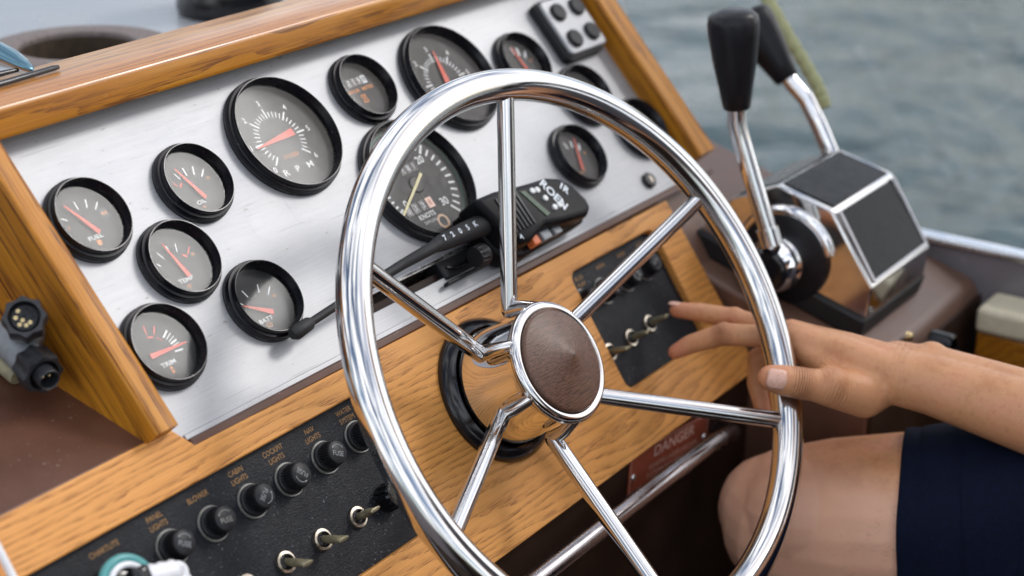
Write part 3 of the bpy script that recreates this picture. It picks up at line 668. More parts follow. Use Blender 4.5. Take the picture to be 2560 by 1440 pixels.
# ------------------------------------------------------------------ fuse holders and toggle switches on the switch plates
LEG = {-326: 'PANEL\nLIGHTS', -289.5: 'BLOWER', -253: 'CABIN\nLIGHTS', -217: 'COCKPIT\nLIGHTS', -180: 'NAV\nLIGHTS', -143.5: 'WATER\nSYSTEM', -369: 'CHARTLITE'}
def legend(u, s, v=-30.6):
    ls = s.split('\n')
    for k, t in enumerate(ls): text(console, t, u, v - 6.0 * k, 5.3, 'print_gold', z=-6.9, sx=0.86, name='legend', M=CI @ F2)
for u, s in LEG.items(): legend(u, s, -28.6 if '\n' in s else -31)
for u, s in ((164, 'BILGE\nPUMP'), (198, 'HORN'), (232, 'WIPER'), (262, 'ACC')): legend(u, s, -27.5)
def fuse(u, v, rot, label, worn=False):
    f = thing('fuse_holder', label, 'fuse holder', F2 @ T(u, v, -6.98), 'fuse holders on the black switch plates')
    MB().lathe([(0, 0), (12.0, 0), (12.2, 0.8), (11.8, 1.5), (10.2, 1.5)], 44).build('washer', 'grey_ring', f)
    MB().lathe([(10.9, 1.5), (10.9, 3.4), (10.2, 4.2), (9.4, 4.4), (9.4, 5.2), (9.6, 5.4)], 44).build('collar', 'black_plastic', f)
    MB().lathe([(9.7, 5.2), (9.5, 5.6), (8.5, 13.4), (7.6, 13.8)], 112, teeth=(28, 0.95, 5.5, 13.5)).build('knurled_grip', 'worn_black', f, smooth=False)
    k = MB().lathe([(8.1, 13.0), (8.1, 14.7), (7.5, 15.2), (0, 15.2)], 44).build('cap', 'worn_black', f)
    text(k, 'FUSE', 0, -1.2, 5.0, 'grey_ring' if worn else 'print_grey', z=15.26, M=RZ(rot), name='lettering', sx=.9)
    mb = MB(); A = [math.radians(rot + 40 + 10 * q) for q in range(11)]
    for p, q in zip(A, A[1:]): mb.stroke(5.5 * math.cos(p), 5.5 * math.sin(p), 5.5 * math.cos(q), 5.5 * math.sin(q), 0.45, z=15.26)
    e = A[-1]; mb.stroke(5.5 * math.cos(e), 5.5 * math.sin(e), 5.5 * math.cos(e + .28), 5.5 * math.sin(e + .28), 1.5, 0.1, z=15.26)
    mb.build('arrow', 'grey_ring' if worn else 'print_grey', k, smooth=False)
    return f
fuse(-325, -50.8, -35, 'ribbed black fuse cap under the PANEL LIGHTS legend')
fuse(-288.5, -50.9, -10, 'ribbed black fuse cap with worn lettering under the BLOWER legend', True)
fuse(-252, -51, 215, 'ribbed black fuse cap under the CABIN LIGHTS legend')
fuse(-216, -51, 130, 'ribbed black fuse cap under the COCKPIT LIGHTS legend')
fuse(-178.5, -50.4, -30, 'ribbed black fuse cap under the NAV LIGHTS legend')
fuse(-142.5, -49.4, 20, 'ribbed black fuse cap half hidden behind the wheel rim under the WATER SYSTEM legend')
for u, r, t in ((154.5, 0, 'nearest the hub cap'), (186, 60, 'second from the hub cap'), (221, 120, 'third from the hub cap'), (253, 200, 'farthest from the hub cap')):
    fuse(u, -47.5, r, 'dark fuse cap on the right switch plate, %s' % t, True)
def toggle(u, v, label, dv=-4, du=0, name='toggle_switch'):
    t = thing(name, label, 'toggle switch', F2 @ T(u, v, -6.98), 'toggle switches on the black switch plates')
    MB().lathe([(5.4, 0), (7.6, 0), (7.8, .5), (7.8, 2.2), (7.4, 2.9), (5.6, 3.1), (5.4, 0.2)], 120, teeth=(40, 0.32, .4, 2.4)).build('nut', 'nickel', t, smooth=False)
    MB().lathe([(5.35, 0.3), (5.35, 4.4), (4.6, 4.8), (3.6, 3.0), (0, 2.8)], 36).build('bushing', 'black_gloss', t)
    a, b_ = Vector((0, 0, 2.0)), Vector((du, dv, 21.5)); d = b_ - a
    mb = MB(); mb.tube([a, a + d * .45, a + d * .62, a + d * .8, b_, b_ + d * 0.01], [(2.6, 2.6), (3.0, 3.2), (2.6, 3.7), (1.9, 4.5), (1.4, 5.0), (1.1, 4.6)], 14, flat=(0, -d.z, d.y))
    mb.build('lever', 'lever_bronze', t, angle=50)
    return t
toggle(-178, -97.6, 'knurled toggle switch nearest the wheel rim on the left plate, lever pointing straight out', 0.5)
toggle(-215, -97.6, 'knurled toggle switch with lever pushed down, middle of the left plate', -5)
toggle(-251.5, -97.2, 'knurled toggle switch with lever pushed down, third from the wheel rim', -6)
toggle(-288, -96.5, 'knurled toggle switch cut by the bottom edge of the photo', -5)
toggle(153.5, -94.5, 'dark toggle switch beside the hub cap on the right plate', -3)
toggle(188.5, -94.0, 'toggle switch with bright nut in the middle of the right plate', -1)
toggle(221.5, -92.0, 'toggle switch under the fingertips on the right plate', 0)
kn = thing('fluted_knob', 'black fluted round knob half hidden behind the lower left of the wheel rim', 'knob', F2 @ T(-146, -97, -6.98))
MB().lathe([(0, 0), (10, 0), (10.4, 2), (10, 12), (8.6, 14), (0, 14)], 96, teeth=(12, 1.3, 1, 13)).build('grip', 'black_gloss', kn, smooth=False)

# ------------------------------------------------------------------ steering wheel
ael, az = math.radians(33.685), -0.0941
NW = Vector((math.sin(az) * math.cos(ael), -math.cos(az) * math.cos(ael), math.sin(ael)))
AW = Vector((0, 0, 1)).cross(NW).normalized(); BW = NW.cross(AW)
CW = P2(-0.5, -73.45, 104.5)
FW = frame(CW, AW, BW, NW); FH = F2 @ T(0, -71, 0)
wh = thing('steering_wheel', 'polished stainless six-spoke steering wheel with dark wood-look hub cap', 'steering wheel', FH)
WI = FH.inverted()
RIM = MB().torus(210.0, 12.3, 200, 32).build('rim', 'stainless', wh, WI @ FW)
for a in (80.5, 20.3, -35.5, -100, -161, 144):
    t = math.radians(a)
    pr_ = FW @ Vector((204 * math.cos(t), 204 * math.sin(t), -1)); ah = WI @ pr_
    th = math.atan2(ah.y, ah.x)
    hb = Vector((51.5 * math.cos(th), 51.5 * math.sin(th), 41)); hr_ = Vector((44.5 * math.cos(th), 44.5 * math.sin(th), 68))
    sp = MB().tube([ah, ah.lerp(hb, .5), hb], [6.6, 6.6, 6.4], 24).build('spoke', 'stainless', wh)
    d = (hr_ - hb).normalized(); mid = hb.lerp(hr_, .5) + Vector((math.cos(th), math.sin(th), 0)) * 1.2
    MB().tube([hb, hb.lerp(hr_, .12), mid, hr_, hr_ + d * 3], [6.1, 6.0, 5.2, 4.2, 3.8], 24).build('spoke_fitting', 'stainless', sp)
    MB().sphere(hb, 6.38, n=28).build('elbow', 'stainless', sp)
MB().lathe([(58, 0.2), (58.4, 2), (57.4, 5), (53, 10.5), (50.5, 12), (49, 11), (48.6, 6), (48.6, 0.3)], 96).build('mounting_bezel', 'black_gloss', wh)
MB().lathe([(47.6, 3), (47.2, 12), (45.0, 28), (43.0, 45), (42.0, 58), (42.0, 64), (43.5, 66)], 96).build('hub', 'chrome', wh)
MB().torus(43.4, 4.6, 96, 20, T(0, 0, 69.5)).build('hub_ring', 'stainless', wh)
MB().lathe([(39.6, 70), (40.2, 74.0), (39.6, 75.2), (37.5, 76.0), (23, 80.0), (10, 84.2), (3.0, 87.0), (1.0, 88.0), (0, 88.2)], 96).build('hub_cap', 'cap_woodgrain', wh, angle=60)

# ------------------------------------------------------------------ handheld radio with antenna, in its bracket
rd = thing('handheld_radio', 'black handheld marine radio with hand-written white letters lying at the plate bottom', 'radio', F1 @ T(110, -80, 0.1))
R0 = T(-110, 80, 0)
face = [(52, -53), (80, -53.5), (104, -57), (128, -59.5), (146, -61), (160, -66), (170, -76), (176, -92), (175, -101), (166, -105), (131, -101), (112, -97), (96, -100), (84, -103), (73, -101), (64, -92)]
MB().prism([(x, y) for x, y in face][::-1], 12, 40, R0).build('body', 'radio_black', rd, bevel=5, seg=4)
MB().prism([(54, -55), (146, -63), (162, -68), (175, -78), (182, -94), (181, -106), (134, -107), (88, -109), (70, -105), (60, -92)][::-1], 2, 21, R0).build('battery_pack', 'radio_black', rd, bevel=3, seg=3)
for k in range(6): MB().box(72 + 5 * k, 74.6 + 5 * k, -92, -60, 40.0, 41.2, R0).build('grille_slat', 'dark_nut', rd, bevel=.4)
MB().prism([(104, -63), (110, -64), (122, -90), (116, -91)][::-1], 40.0, 40.8, R0).build('screen', 'screen_green', rd, bevel=.3)
for x, y in ((118, -67), (124, -68), (127, -77), (131, -87), (138, -87)): MB().lathe([(2.6, 40), (2.5, 41.6), (0, 42)], 16, R0 @ T(x, y)).build('key', 'print_white', rd)
text(rd, 'ROEN', 139, -77.5, 11.5, 'ink_white', z=40.5, rot=-72, bold=.35, M=R0); text(rd, '1R', 155.5, -76, 9.5, 'ink_white', z=40.5, rot=-62, bold=.35, M=R0)
text(rd, 'A', 74.5, -96.5, 5.5, 'ink_white', z=40.6, rot=-20, bold=.2, M=R0)
for x0, x1, mname, nm in ((97, 105.5, 'amber_lens', 'talk_button'), (110, 122, 'grey_plastic', 'side_button'), (127, 137, 'grey_plastic', 'side_button')):
    MB().box(x0, x1, -106.5, -98, 21.5, 30, R0).build(nm, mname, rd, bevel=1)
an = MB().tube([(60, -72, 25), (52, -71.6, 25.5), (26, -70.8, 25), (8, -70.6, 24.6), (-4, -70.8, 24)], [9.2, 8.6, 7.8, 6.6, 4.6], 20, M=R0).build('antenna_base', 'black_rubber', rd)
MB().tube([(0, -70.8, 24), (-40, -72.4, 22), (-110, -77.4, 18), (-146, -80.6, 16)], [5.0, 4.0, 3.2, 3.1], 16, M=R0).build('antenna', 'black_rubber', rd)
MB().tube([(-143, -80.3, 16.2), (-146, -80.6, 16), (-160, -82, 15.2), (-164, -82.4, 15)], [3.4, 5.0, 5.6, 3.6], 18, M=R0).build('antenna_tip', 'black_rubber', rd)
for k, ch in enumerate('7205K'):
    text(rd, ch, 6.5 + 9.2 * k, -69.6 - .2 * k, 6.4, 'ink_white', z=32.2 + .42 * k, rot=6, bold=.2, M=R0)
MB().lathe([(9, 0), (9, 9), (8, 11), (0, 11)], 48, R0 @ T(48, -92, 20) @ Matrix.Rotation(-PI / 2, 4, 'Y'), teeth=(16, .8, 1, 10)).build('volume_knob', 'worn_black', rd, smooth=False)
br = thing('radio_bracket', 'black plastic bracket under the handheld radio in the tray slot', 'bracket', F1 @ T(60, -88, 0.1))
B0 = T(-60, 88, 0)
MB().box(16, 92, -95, -79, -18, 2, B0).build('cradle', 'worn_black', br, bevel=2)
MB().tube([(22, -86, 2.5), (30, -90, 4), (44, -90, 4), (52, -85, 2.5)], 1.4, 10, M=B0).build('clip_wire', 'black_gloss', br)
MB().box(8, 64, -100, -97, 2, 8, B0).build('foot', 'worn_black', br, bevel=1)

# ------------------------------------------------------------------ throttle control
XS, XE = 370, 502
th_ = thing('throttle_control', 'chrome twin-lever throttle box with black facets on the side ledge', 'throttle', frame((436, -180, -172), (1, 0, 0), (0, 1, 0), (0, 0, 1)))
TI = T(-436, 180, 172)
def yz(poly, x0, x1):
    n_ = len(poly); v_ = [(x, y, z) for x in (x0, x1) for y, z in poly]
    return v_, [tuple(range(n_)), tuple(reversed(range(n_, 2 * n_)))] + [(i, (i + 1) % n_, n_ + (i + 1) % n_, n_ + i) for i in range(n_)]
MB().raw(*yz([(-82, -146), (-92, -127), (-268, -178), (-262, -199)], XS - 5, XE + 5), M=TI).build('base', 'black_rubber', th_, bevel=3)
body = [(-93, -129), (-267, -178.5), (-270, -147), (-226, -82), (-172, -69), (-126, -90)]
MB().raw(*yz(body, XS, XE), M=TI).build('housing', 'old_chrome', th_, bevel=2.0, seg=3)
def facet(a, b_, ins, mat, name, x0, x1, t=1.4):
    a, b_ = Vector((0, *a)), Vector((0, *b_)); d = (b_ - a).normalized(); nn_ = Vector((0, -d.z, d.y))
    if nn_.z < 0: nn_ = -nn_
    a2, b2 = a + d * ins, b_ - d * (ins if name != 'upper_facet' else ins)
    poly = [a2 + nn_ * .1, b2 + nn_ * .1, b2 + nn_ * t, a2 + nn_ * t]
    return MB().raw(*yz([(p.y, p.z) for p in poly], x0, x1), M=TI).build(name, mat, th_, bevel=.5)
facet((-270, -147), (-226, -82), 5, 'black_satin', 'front_facet', XS + 8, XE - 8)
facet((-226, -82), (-172, -69), 1.5, 'black_satin', 'upper_facet', XS + 7, XE - 7)
facet((-172, -69), (-126, -90), 4, 'black_satin', 'rear_facet', XS + 8, XE - 8)
fm = MB()                                          # bright bead round the front facet
a_, c_ = Vector((0, -268.0, -143.5)), Vector((0, -229.5, -84.5)); nb = Vector((0, -0.83, 0.56)) * 1.2
for p, q in (((XS + 7, a_), (XE - 7, a_)), ((XE - 7, a_), (XE - 7, c_)), ((XE - 7, c_), (XS + 7, c_)), ((XS + 7, c_), (XS + 7, a_))):
    if p[1] is c_ and q[1] is c_: continue
    fm.tube([Vector((p[0], 0, 0)) + p[1] + nb, Vector((q[0], 0, 0)) + q[1] + nb], 1.5, 10)
for v_ in fm.bm.verts: v_.co = TI @ v_.co
fm.build('bead', 'white_plastic', th_)
RYX = Matrix.Rotation(-PI / 2, 4, 'Y')              # local z -> -X
MB().torus(45, 5.0, 60, 14, TI @ T(XS - 1, -184, -136) @ RYX, math.radians(-75), math.radians(110)).build('arch_trim', 'chrome', th_)
MB().lathe([(43, 0), (43, 5), (40, 7), (0, 7)], 56, TI @ T(XS, -184, -136) @ RYX).build('pivot_plate', 'black_plastic', th_)
def lever(sx, x, y, z, pts, knob, kt):
    hubm = MB().lathe([(25, 7), (27, 14), (27, 22), (24, 32), (20.6, 38)], 48, TI @ T(XS if sx < 0 else XE, y, z) @ (RYX if sx < 0 else Matrix.Rotation(PI / 2, 4, 'Y'))).build('lever_hub', 'chrome', th_)
    MB().lathe([(20.5, 36), (20, 42), (18, 45), (0, 46)], 40, TI @ T(XS if sx < 0 else XE, y, z) @ (RYX if sx < 0 else Matrix.Rotation(PI / 2, 4, 'Y'))).build('hub_end', 'black_gloss', hubm)
    P = [Vector((x, *p)) for p in pts]
    lv = MB().tube([TI @ p for p in P], [8.3] * len(P), 20).build('lever', 'chrome', th_)
    d = (P[1] - P[0]).normalized()
    MB().tube([TI @ (P[0] - d * 6), TI @ (P[0] + d * 10)], [10.5, 10.5], 24).build('socket', 'chrome', lv)
    K = [Vector((x, *p)) for p in knob]; k0, k1 = K
    prof_ = [(0, 10.5), (.02, 12.2), (.2, 14.8), (.5, 19.6), (.75, 22.2), (.86, 22.8), (.93, 21.6), (.97, 18), (1.0, 9), (1.005, 1)]
    MB().tube([TI @ k0.lerp(k1, t) for t, _ in prof_], [r for _, r in prof_], 28).build('grip', 'black_plastic', lv)
lever(-1, 332, -184, -136, [(-186, -106), (-177, -84), (-165, -54), (-154, -26), (-147, -6), (-146, 12)], [(-146, 7), (-137, 95)], 0)
lever(1, 528, -190, -150, [(-168, -118), (-148, -79), (-135, -56), (-120, -33), (-104, -20), (-92, -6)], [(-99, -17), (-49, 44)], 0)

# ------------------------------------------------------------------ hull side, acrylic screen, side locker, rope
hs = thing('hull_side', 'grey inner hull side with a pale metal rail beside the throttle', 'hull', frame((606, -200, -900), (1, 0, 0), (0, 1, 0), (0, 0, 1)))
HI = T(-606, 200, 900)
MB().box(600, 612, -1400, 140, -950, -182, HI).build('side_panel', 'hull_grey', hs, bevel=1)
MB().box(596, 616, -1400, 140, -182, -174, HI).build('top_rail', 'trim_metal', hs, bevel=2.5, seg=3)
sc_ = thing('side_screen', 'clear scratched acrylic side screen standing on the hull rail in front of the water', 'screen', frame((606, -200, -174), (1, 0, 0), (0, 1, 0), (0, 0, 1)))
MB().box(604, 608, -1000, 138, -173.9, 420, T(-606, 200, 174)).build('pane', 'scratched_acrylic', sc_, smooth=False)
lk2 = thing('side_locker', 'cream padded lid on a varnished wooden locker at the right edge', 'locker', frame((575, -360, -420), (1, 0, 0), (0, 1, 0), (0, 0, 1)))
LI = T(-575, 360, 420)
MB().box(545, 598, -520, -307, -243, -216, LI).build('padded_lid', 'cream_vinyl', lk2, bevel=6, seg=4)
MB().box(549, 598, -520, -309, -420, -244, LI).build('wooden_front', 'varnished_teak_long', lk2, bevel=2)
for y in (-304, -330): MB().lathe([(4, 0), (4, 2), (0, 3.4)], 16, LI @ T(548, y, -285) @ RYX).build('screw', 'chrome', lk2)
cpn = thing('black_socket', 'black round socket on the dark ledge front behind the wrist', 'socket', frame((470, -297, -232), (1, 0, 0), (0, 0, 1), (0, -1, 0)))
MB().lathe([(15, -4), (15, 16), (13, 18), (11, 17), (10.5, 4), (0, 4)], 36).build('ring', 'black_gloss', cpn)
sb_ = thing('brass_screw', 'small pale screw head on the ledge edge behind the wrist', 'screw', frame((418, -290, -206), (1, 0, 0), (0, 0, 1), (0, -1, 0)))
MB().lathe([(4.5, -2), (4.5, 2), (3, 3.6), (0, 4)], 18).build('head', 'brass_pin', sb_)
rp = MB(); pts = [Vector((592, y, z)) for y, z in ((420, 620), (170, 290), (75, 170), (15, 112), (-16, 77), (-33, 55), (-53, 26), (-73, 0), (-88, -19), (-103, -39), (-110, -53), (-113, -59))]
fine_ = []
for k in range(len(pts) - 1):
    for j in range(10): fine_.append(pts[k].lerp(pts[k + 1], j / 10))
fine_.append(pts[-1])
rp.tube(fine_, [6.6 + .5 * math.sin(k * 1.1) for k in range(len(fine_) - 2)] + [5.6, 3.0], 12)
o = rp.build('rope', 'rope_fibre'); tag(o, 'frayed pale green rope end hanging beside the throttle levers', 'rope')

# ------------------------------------------------------------------ under the dash: danger plate and grab rail
dp = thing('danger_plate', 'red-brown warning plate lettered DANGER under the oak switch board', 'sign', frame((186, b0.y + 1.5, -263), Vector((0.9945, 0, -0.1045)), Vector((0.1045, 0, 0.9945)), (0, -1, 0)))
MB().prism(rrect(-68, 68, -21, 21, 3), 0, 1.5).build('plate', 'danger_red', dp, bevel=.4)
text(dp, 'DANGER', 6, 11, 14, 'danger_ink', z=1.6, bold=.25, sx=1.25)
for k, t in enumerate(('BOARDING LADDER AND SWIM', 'PLATFORM SHOULD NOT BE USED', 'WHEN ENGINE IS RUNNING')): text(dp, t, 6, -1.5 - 7 * k, 6.2, 'danger_ink', z=1.6, bold=.06, sx=.92)
bd = MB()
for x0_, y0_, x1_, y1_ in ((-66, -19, 66, -19), (-66, 19, 66, 19), (-66, -19, -66, 19), (66, -19, 66, 19)): bd.stroke(x0_, y0_, x1_, y1_, .8, z=1.6)
bd.build('border', 'danger_ink', dp, smooth=False)
for x in (-61, 61): MB().lathe([(3.2, 1.6), (2.6, 2.8), (0, 3.2)], 18, T(x, -2)).build('rivet', 'trim_metal', dp)
gr = MB(); zr = -255
pts = [(-474, -168, zr - 24), (-470, -186, zr - 20), (-458, -196, zr - 12), (-440, -199.5, zr - 5), (-415, -200, zr - 2), (-100, -200, zr - 1), (120, -200, zr), (215, -200, zr - 1), (240, -199.5, zr - 4), (258, -196, zr - 10), (270, -186, zr - 18), (274, -168, zr - 22)]
gr.tube(pts, 8.0, 24)
o = gr.build('grab_rail', 'dull_chrome'); tag(o, 'bent chrome grab rail under the oak switch board beside the knee', 'grab rail')

# ------------------------------------------------------------------ connectors on the shelf
def hexnut(r0, r1, L_, n=8):
    """scalloped coupling nut"""
    prof_, m_ = [], 64
    mb = MB(); rings = []
    for z in (0, L_ * .12, L_ * .88, L_):
        rr = r0 if z in (0, L_) else r1
        rings.append([((rr - 1.9 * (0.5 - 0.5 * math.cos(n * 2 * PI * k / m_)) ** .6) * math.cos(2 * PI * k / m_), (rr - 1.9 * (0.5 - 0.5 * math.cos(n * 2 * PI * k / m_)) ** .6) * math.sin(2 * PI * k / m_), z) for k in range(m_)])
    vs = [p for r in rings for p in r]; fs = []
    for i in range(3):
        for k in range(m_): fs.append((i * m_ + k, i * m_ + (k + 1) % m_, (i + 1) * m_ + (k + 1) % m_, (i + 1) * m_ + k))
    mb.raw(vs, fs); mb.lathe([(r1 * .70, L_), (r1 * .70, L_ - 9), (0, L_ - 9)], 40)
    return mb
def aim(p, d, upv=(0, 0, 1)):
    z = Vector(d).normalized(); x = Vector(upv).cross(z).normalized(); return frame(p, x, z.cross(x), z)
def connector(name, label, M, female):
    c_ = thing(name, label, 'connector', M, 'loose cable connectors on the shelf')
    nt_ = hexnut(13.6, 14.2, 17); o_ = nt_.build('coupling_nut', 'dark_nut', c_, angle=30)
    sc8 = lambda k: 13.6 - 1.9 * (0.5 - 0.5 * math.cos(8 * 2 * PI * k / 64)) ** .6
    MB().raw([(rr_(k) * math.cos(2 * PI * k / 64), rr_(k) * math.sin(2 * PI * k / 64), 17.0) for rr_ in (sc8, lambda k: 10.0) for k in range(64)], [(k, (k + 1) % 64, 64 + (k + 1) % 64, 64 + k) for k in range(64)]).build('nut_face', 'dark_nut', c_)
    MB().lathe([(0, -42), (9, -42), (11.0, -38), (11.6, -4), (11.6, 3)], 36).build('sleeve', 'grey_plastic', c_)
    if female:
        k = MB().lathe([(8.4, 4), (8.4, 13.2), (8.0, 13.8), (0, 13.8)], 40).build('insert', 'worn_black', c_)
        for i, (x, y, m_) in enumerate(((-3.4, 4.6, 1), (-5.2, .4, 1), (0, 1.0, 0), (1.9, 5.6, 0), (4.4, 3.6, 0), (5.4, .4, 0), (-1.2, -1.6, 1), (3.2, -3.4, 1), (.6, -5.0, 1), (-3.2, -4.2, 1))):
            MB().lathe([(1.35, 13.85), (1.35, 14.3), (.85, 14.3), (.85, 13.9), (0, 13.9)], 16, T(x, y)).build('pin_socket', 'brass_pin' if m_ else 'black_gloss', k)
    else:
        k = MB().lathe([(7.2, 4), (7.2, 24), (6.6, 24.6), (6.0, 24), (6.0, 12), (0, 12)], 40).build('plug_barrel', 'dark_nut', c_)
        for x in (-2.2, 2.2): MB().lathe([(.8, 12), (.8, 20), (0, 20.8)], 12, T(x, .5)).build('pin', 'brass_pin', k)
    return c_
connector('cable_connector', 'black eight-sided multi-pin cable connector facing up by the left board', aim((-333, 3, 0), (-.50, -.62, .60)), True)
connector('cable_connector', 'grey and black two-pin cable plug lying on the brown shelf', aim((-333, 2, -27), (-.22, -.95, -.17)), False)
pl_ = thing('cable_end', 'yellowed translucent round plug lying on the brown shelf at the left edge', 'plug', aim((-328, 30, -42), (-.10, -.96, -.26)))
MB().lathe([(0, 8), (5.4, 8), (6.2, 7), (6.4, 4), (6.2, -60), (0, -60)], 28).build('barrel', 'old_silicone', pl_)
MB().tube([(3, -5, 6), (6, -6.5, 8), (7.5, -6, 4)], 1.2, 8).build('retaining_loop', 'dark_nut', pl_)

# ------------------------------------------------------------------ sunglasses on the top board
sg = thing('sunglasses', 'blue mirrored sunglasses with dark temples lying on the wooden top board', 'sunglasses', frame((-264.9, 108.2, 120.2), (1, 0, 0), (0, 1, 0), (0, 0, 1)))
sg.scale = (0.979, 0.979, 0.979)
SI = T(250, -128, -113.7)
for pts in ([(-360, 118, 120), (-300, 119, 118), (-241, 120, 116.4), (-192, 123, 116.4), (-187, 123.2, 116.2)], [(-340, 150, 120), (-260, 143, 118), (-224, 141, 116.4), (-209, 140, 116.4)]):
    MB().tube([SI @ Vector(p) for p in pts], [(2.2, 1.7)] * (len(pts) - 1) + [(1.6, 1.2)], 14).build('temple', 'black_gloss', sg)
def lens(top, bot):
    mb = MB(); n_ = len(top); vs = []; fs = []; m_ = 5
    for i in range(n_):
        for j in range(m_):
            t = j / (m_ - 1); p = Vector(bot[i]).lerp(Vector(top[i]), t); p += Vector((-.4, -.6, .3)) * (3.0 * math.sin(PI * t)); vs.append(SI @ p)
    for i in range(n_ - 1):
        for j in range(m_ - 1): fs.append((i * m_ + j, (i + 1) * m_ + j, (i + 1) * m_ + j + 1, i * m_ + j + 1))
    o_ = mb.raw(vs, fs).build('lens', 'mirror_lens', sg, angle=80)
    md = o_.modifiers.new('solid', 'SOLIDIFY'); md.thickness = .0016
    MB().tube([SI @ Vector(p) for p in bot], 1.0, 8).build('lens_edge', 'tortoise', o_)
LT = [(-222.4, 201.3, 151.8), (-212.9, 180.3, 141.3), (-204.8, 161.7, 131.3), (-200.2, 151.1, 125.6), (-198.5, 142.3, 119.8), (-201, 133.4, 115.6)]
LB = [(-233.8, 189.2, 138.5), (-223.6, 168.8, 130.1), (-214.7, 151.0, 122.8), (-211.0, 143.3, 119.5), (-207.5, 136.2, 117.0), (-204.3, 129.5, 115.2)]
lens(LT, LB)
lens([Vector(p) + Vector((-26, 62, 0)) for p in LT][::-1], [Vector(p) + Vector((-26, 62, 0)) for p in LB][::-1])
MB().tube([SI @ Vector(p) for p in ((-228, 196, 146), (-231, 199, 150), (-230, 196, 140), (-232, 192, 118))], 1.6, 8).build('bridge', 'black_gloss', sg)

# ------------------------------------------------------------------ clip with white cord lock at the lower left, white cord
kf = thing('kill_switch_clip', 'teal ringed black clip with white ribbed plastic end below the CHARTLITE legend', 'clip', F2 @ T(-385, -56, 0))
MB().torus(17.5, 2.9, 60, 16, T(0, 0, 22)).build('teal_ring', 'teal_plastic', kf)
MB().torus(13.2, 2.0, 60, 14, T(0, 0, 24)).build('white_ring', 'white_plastic', kf)
MB().lathe([(0, -6.9), (15, -6.9), (16, 0), (15.4, 20), (11, 22), (0, 22)], 40).build('body', 'black_gloss', kf)
MB().box(1, 13, -12, 8, 20, 33).build('shackle', 'black_gloss', kf, bevel=3, seg=3)
wb = MB(); pts = [(10, 0, 28), (13.5, -1, 28), (17, -2, 28), (20.5, -3, 28), (24, -4, 28), (27.5, -5, 28), (31, -6, 27)]
wb.tube(pts, [6.5, 7.6, 6.6, 7.7, 6.6, 7.6, 5.8], 20); wb.build('ribbed_end', 'white_plastic', kf)
MB().torus(4.6, 2.4, 30, 12, T(31, -7, 29)).build('eye', 'white_plastic', kf)
MB().tube([(34, -9, 29), (38, -22, 26), (42, -42, 20)], 2.6, 12).build('cord_tail', 'white_plastic', kf)
cw = MB().tube([P2(-447, 30, 10), P2(-441, 4, 9), P2(-440.5, -14, 8), P2(-441, -60, 7)], 2.6, 12)
o = cw.build('white_cord', 'white_plastic'); tag(o, 'thin white cord crossing the oak board at the lower left corner', 'cord')

# ------------------------------------------------------------------ the person at the helm (right hand on the rim, right knee below)
person = thing('person', 'person in navy shorts with the right hand on the wheel rim', 'person', frame((180, -760, -900), (1, 0, 0), (0, 1, 0), (0, 0, 1)))
PI_ = T(-180, 760, 900)
J = dict(wrist=(245.7, -351.0, -160.4), fa1=(253.4, -378.9, -163.0), fa2=(259.8, -410.6, -168.5), fa3=(268.8, -467.2, -177.4), fa4=(276.6, -522.7, -187.2),
         imcp=(220.0, -263.6, -141.4), mmcp=(235.9, -259.7, -146.6), rmcp=(250.1, -257.1, -156.8), pmcp=(263.9, -258.6, -168.2),
         ipip=(206.8, -208.4, -148.4), idip=(198.5, -183.0, -160.7), itip=(192.1, -171.9, -168.7),
         mpip=(232.6, -204.5, -144.2), mdip=(228.0, -175.3, -143.8), mtip=(223.3, -154.4, -145.0),
         rpip=(239.2, -226.3, -177.5), rdip=(236.7, -227.9, -200.7), rtip=(230.0, -240.6, -226.8),
         ppip=(257.3, -229.1, -187.4), pdip=(255.4, -231.6, -210.8), ptip=(249.1, -243.7, -229.8),
         tcmc=(214.9, -334.3, -172.0), tmcp=(188.9, -315.8, -160.9), tip=(170.2, -298.1, -154.9), ttip=(155.5, -279.2, -149.8),
         knee=(221.9, -280.0, -311.7), thigh1=(237.1, -317.4, -307.6), thigh2=(256.9, -376.8, -298.8), thigh3=(292.9, -465.4, -285.5))
J = {k: Vector(v) for k, v in J.items()}
nzv = Vector((-0.62, -0.45, 0.64)).normalized()
flesh = MB()
def ball(p, r, sc=None):
    flesh.sphere(PI_ @ Vector(p), r, n=18)
def limb(pts, rad, k=6):
    P = [PI_ @ Vector(p) for p in pts]
    for i in range(len(P) - 1):
        for j in range(k + (i == len(P) - 2)):
            t = j / k; flesh.sphere(P[i].lerp(P[i + 1], t), rad[i] + (rad[i + 1] - rad[i]) * t, n=16)
# fingers
limb([J['imcp'], J['imcp'].lerp(J['ipip'], .5), J['ipip'], J['idip'], J['itip']], [11.5, 9.6, 9.9, 8.4, 6.6])
limb([J['mmcp'], J['mmcp'].lerp(J['mpip'], .5), J['mpip'], J['mdip'], J['mtip']], [11.5, 9.6, 9.6, 8.4, 7.0])
limb([J['rmcp'], J['rpip'], J['rdip'], J['rtip']], [11, 9.3, 8.6, 7.0])
limb([J['pmcp'], J['ppip'], J['pdip'], J['ptip']], [10, 8.2, 7.4, 6.2])
# thumb
limb([J['wrist'].lerp(J['tcmc'], .7), J['tcmc'], J['tmcp'], J['tmcp'].lerp(J['tip'], .5), J['tip'], J['tip'].lerp(J['ttip'], .55), J['ttip']], [19, 19.5, 16.0, 13.2, 13.2, 12.6, 10.6])
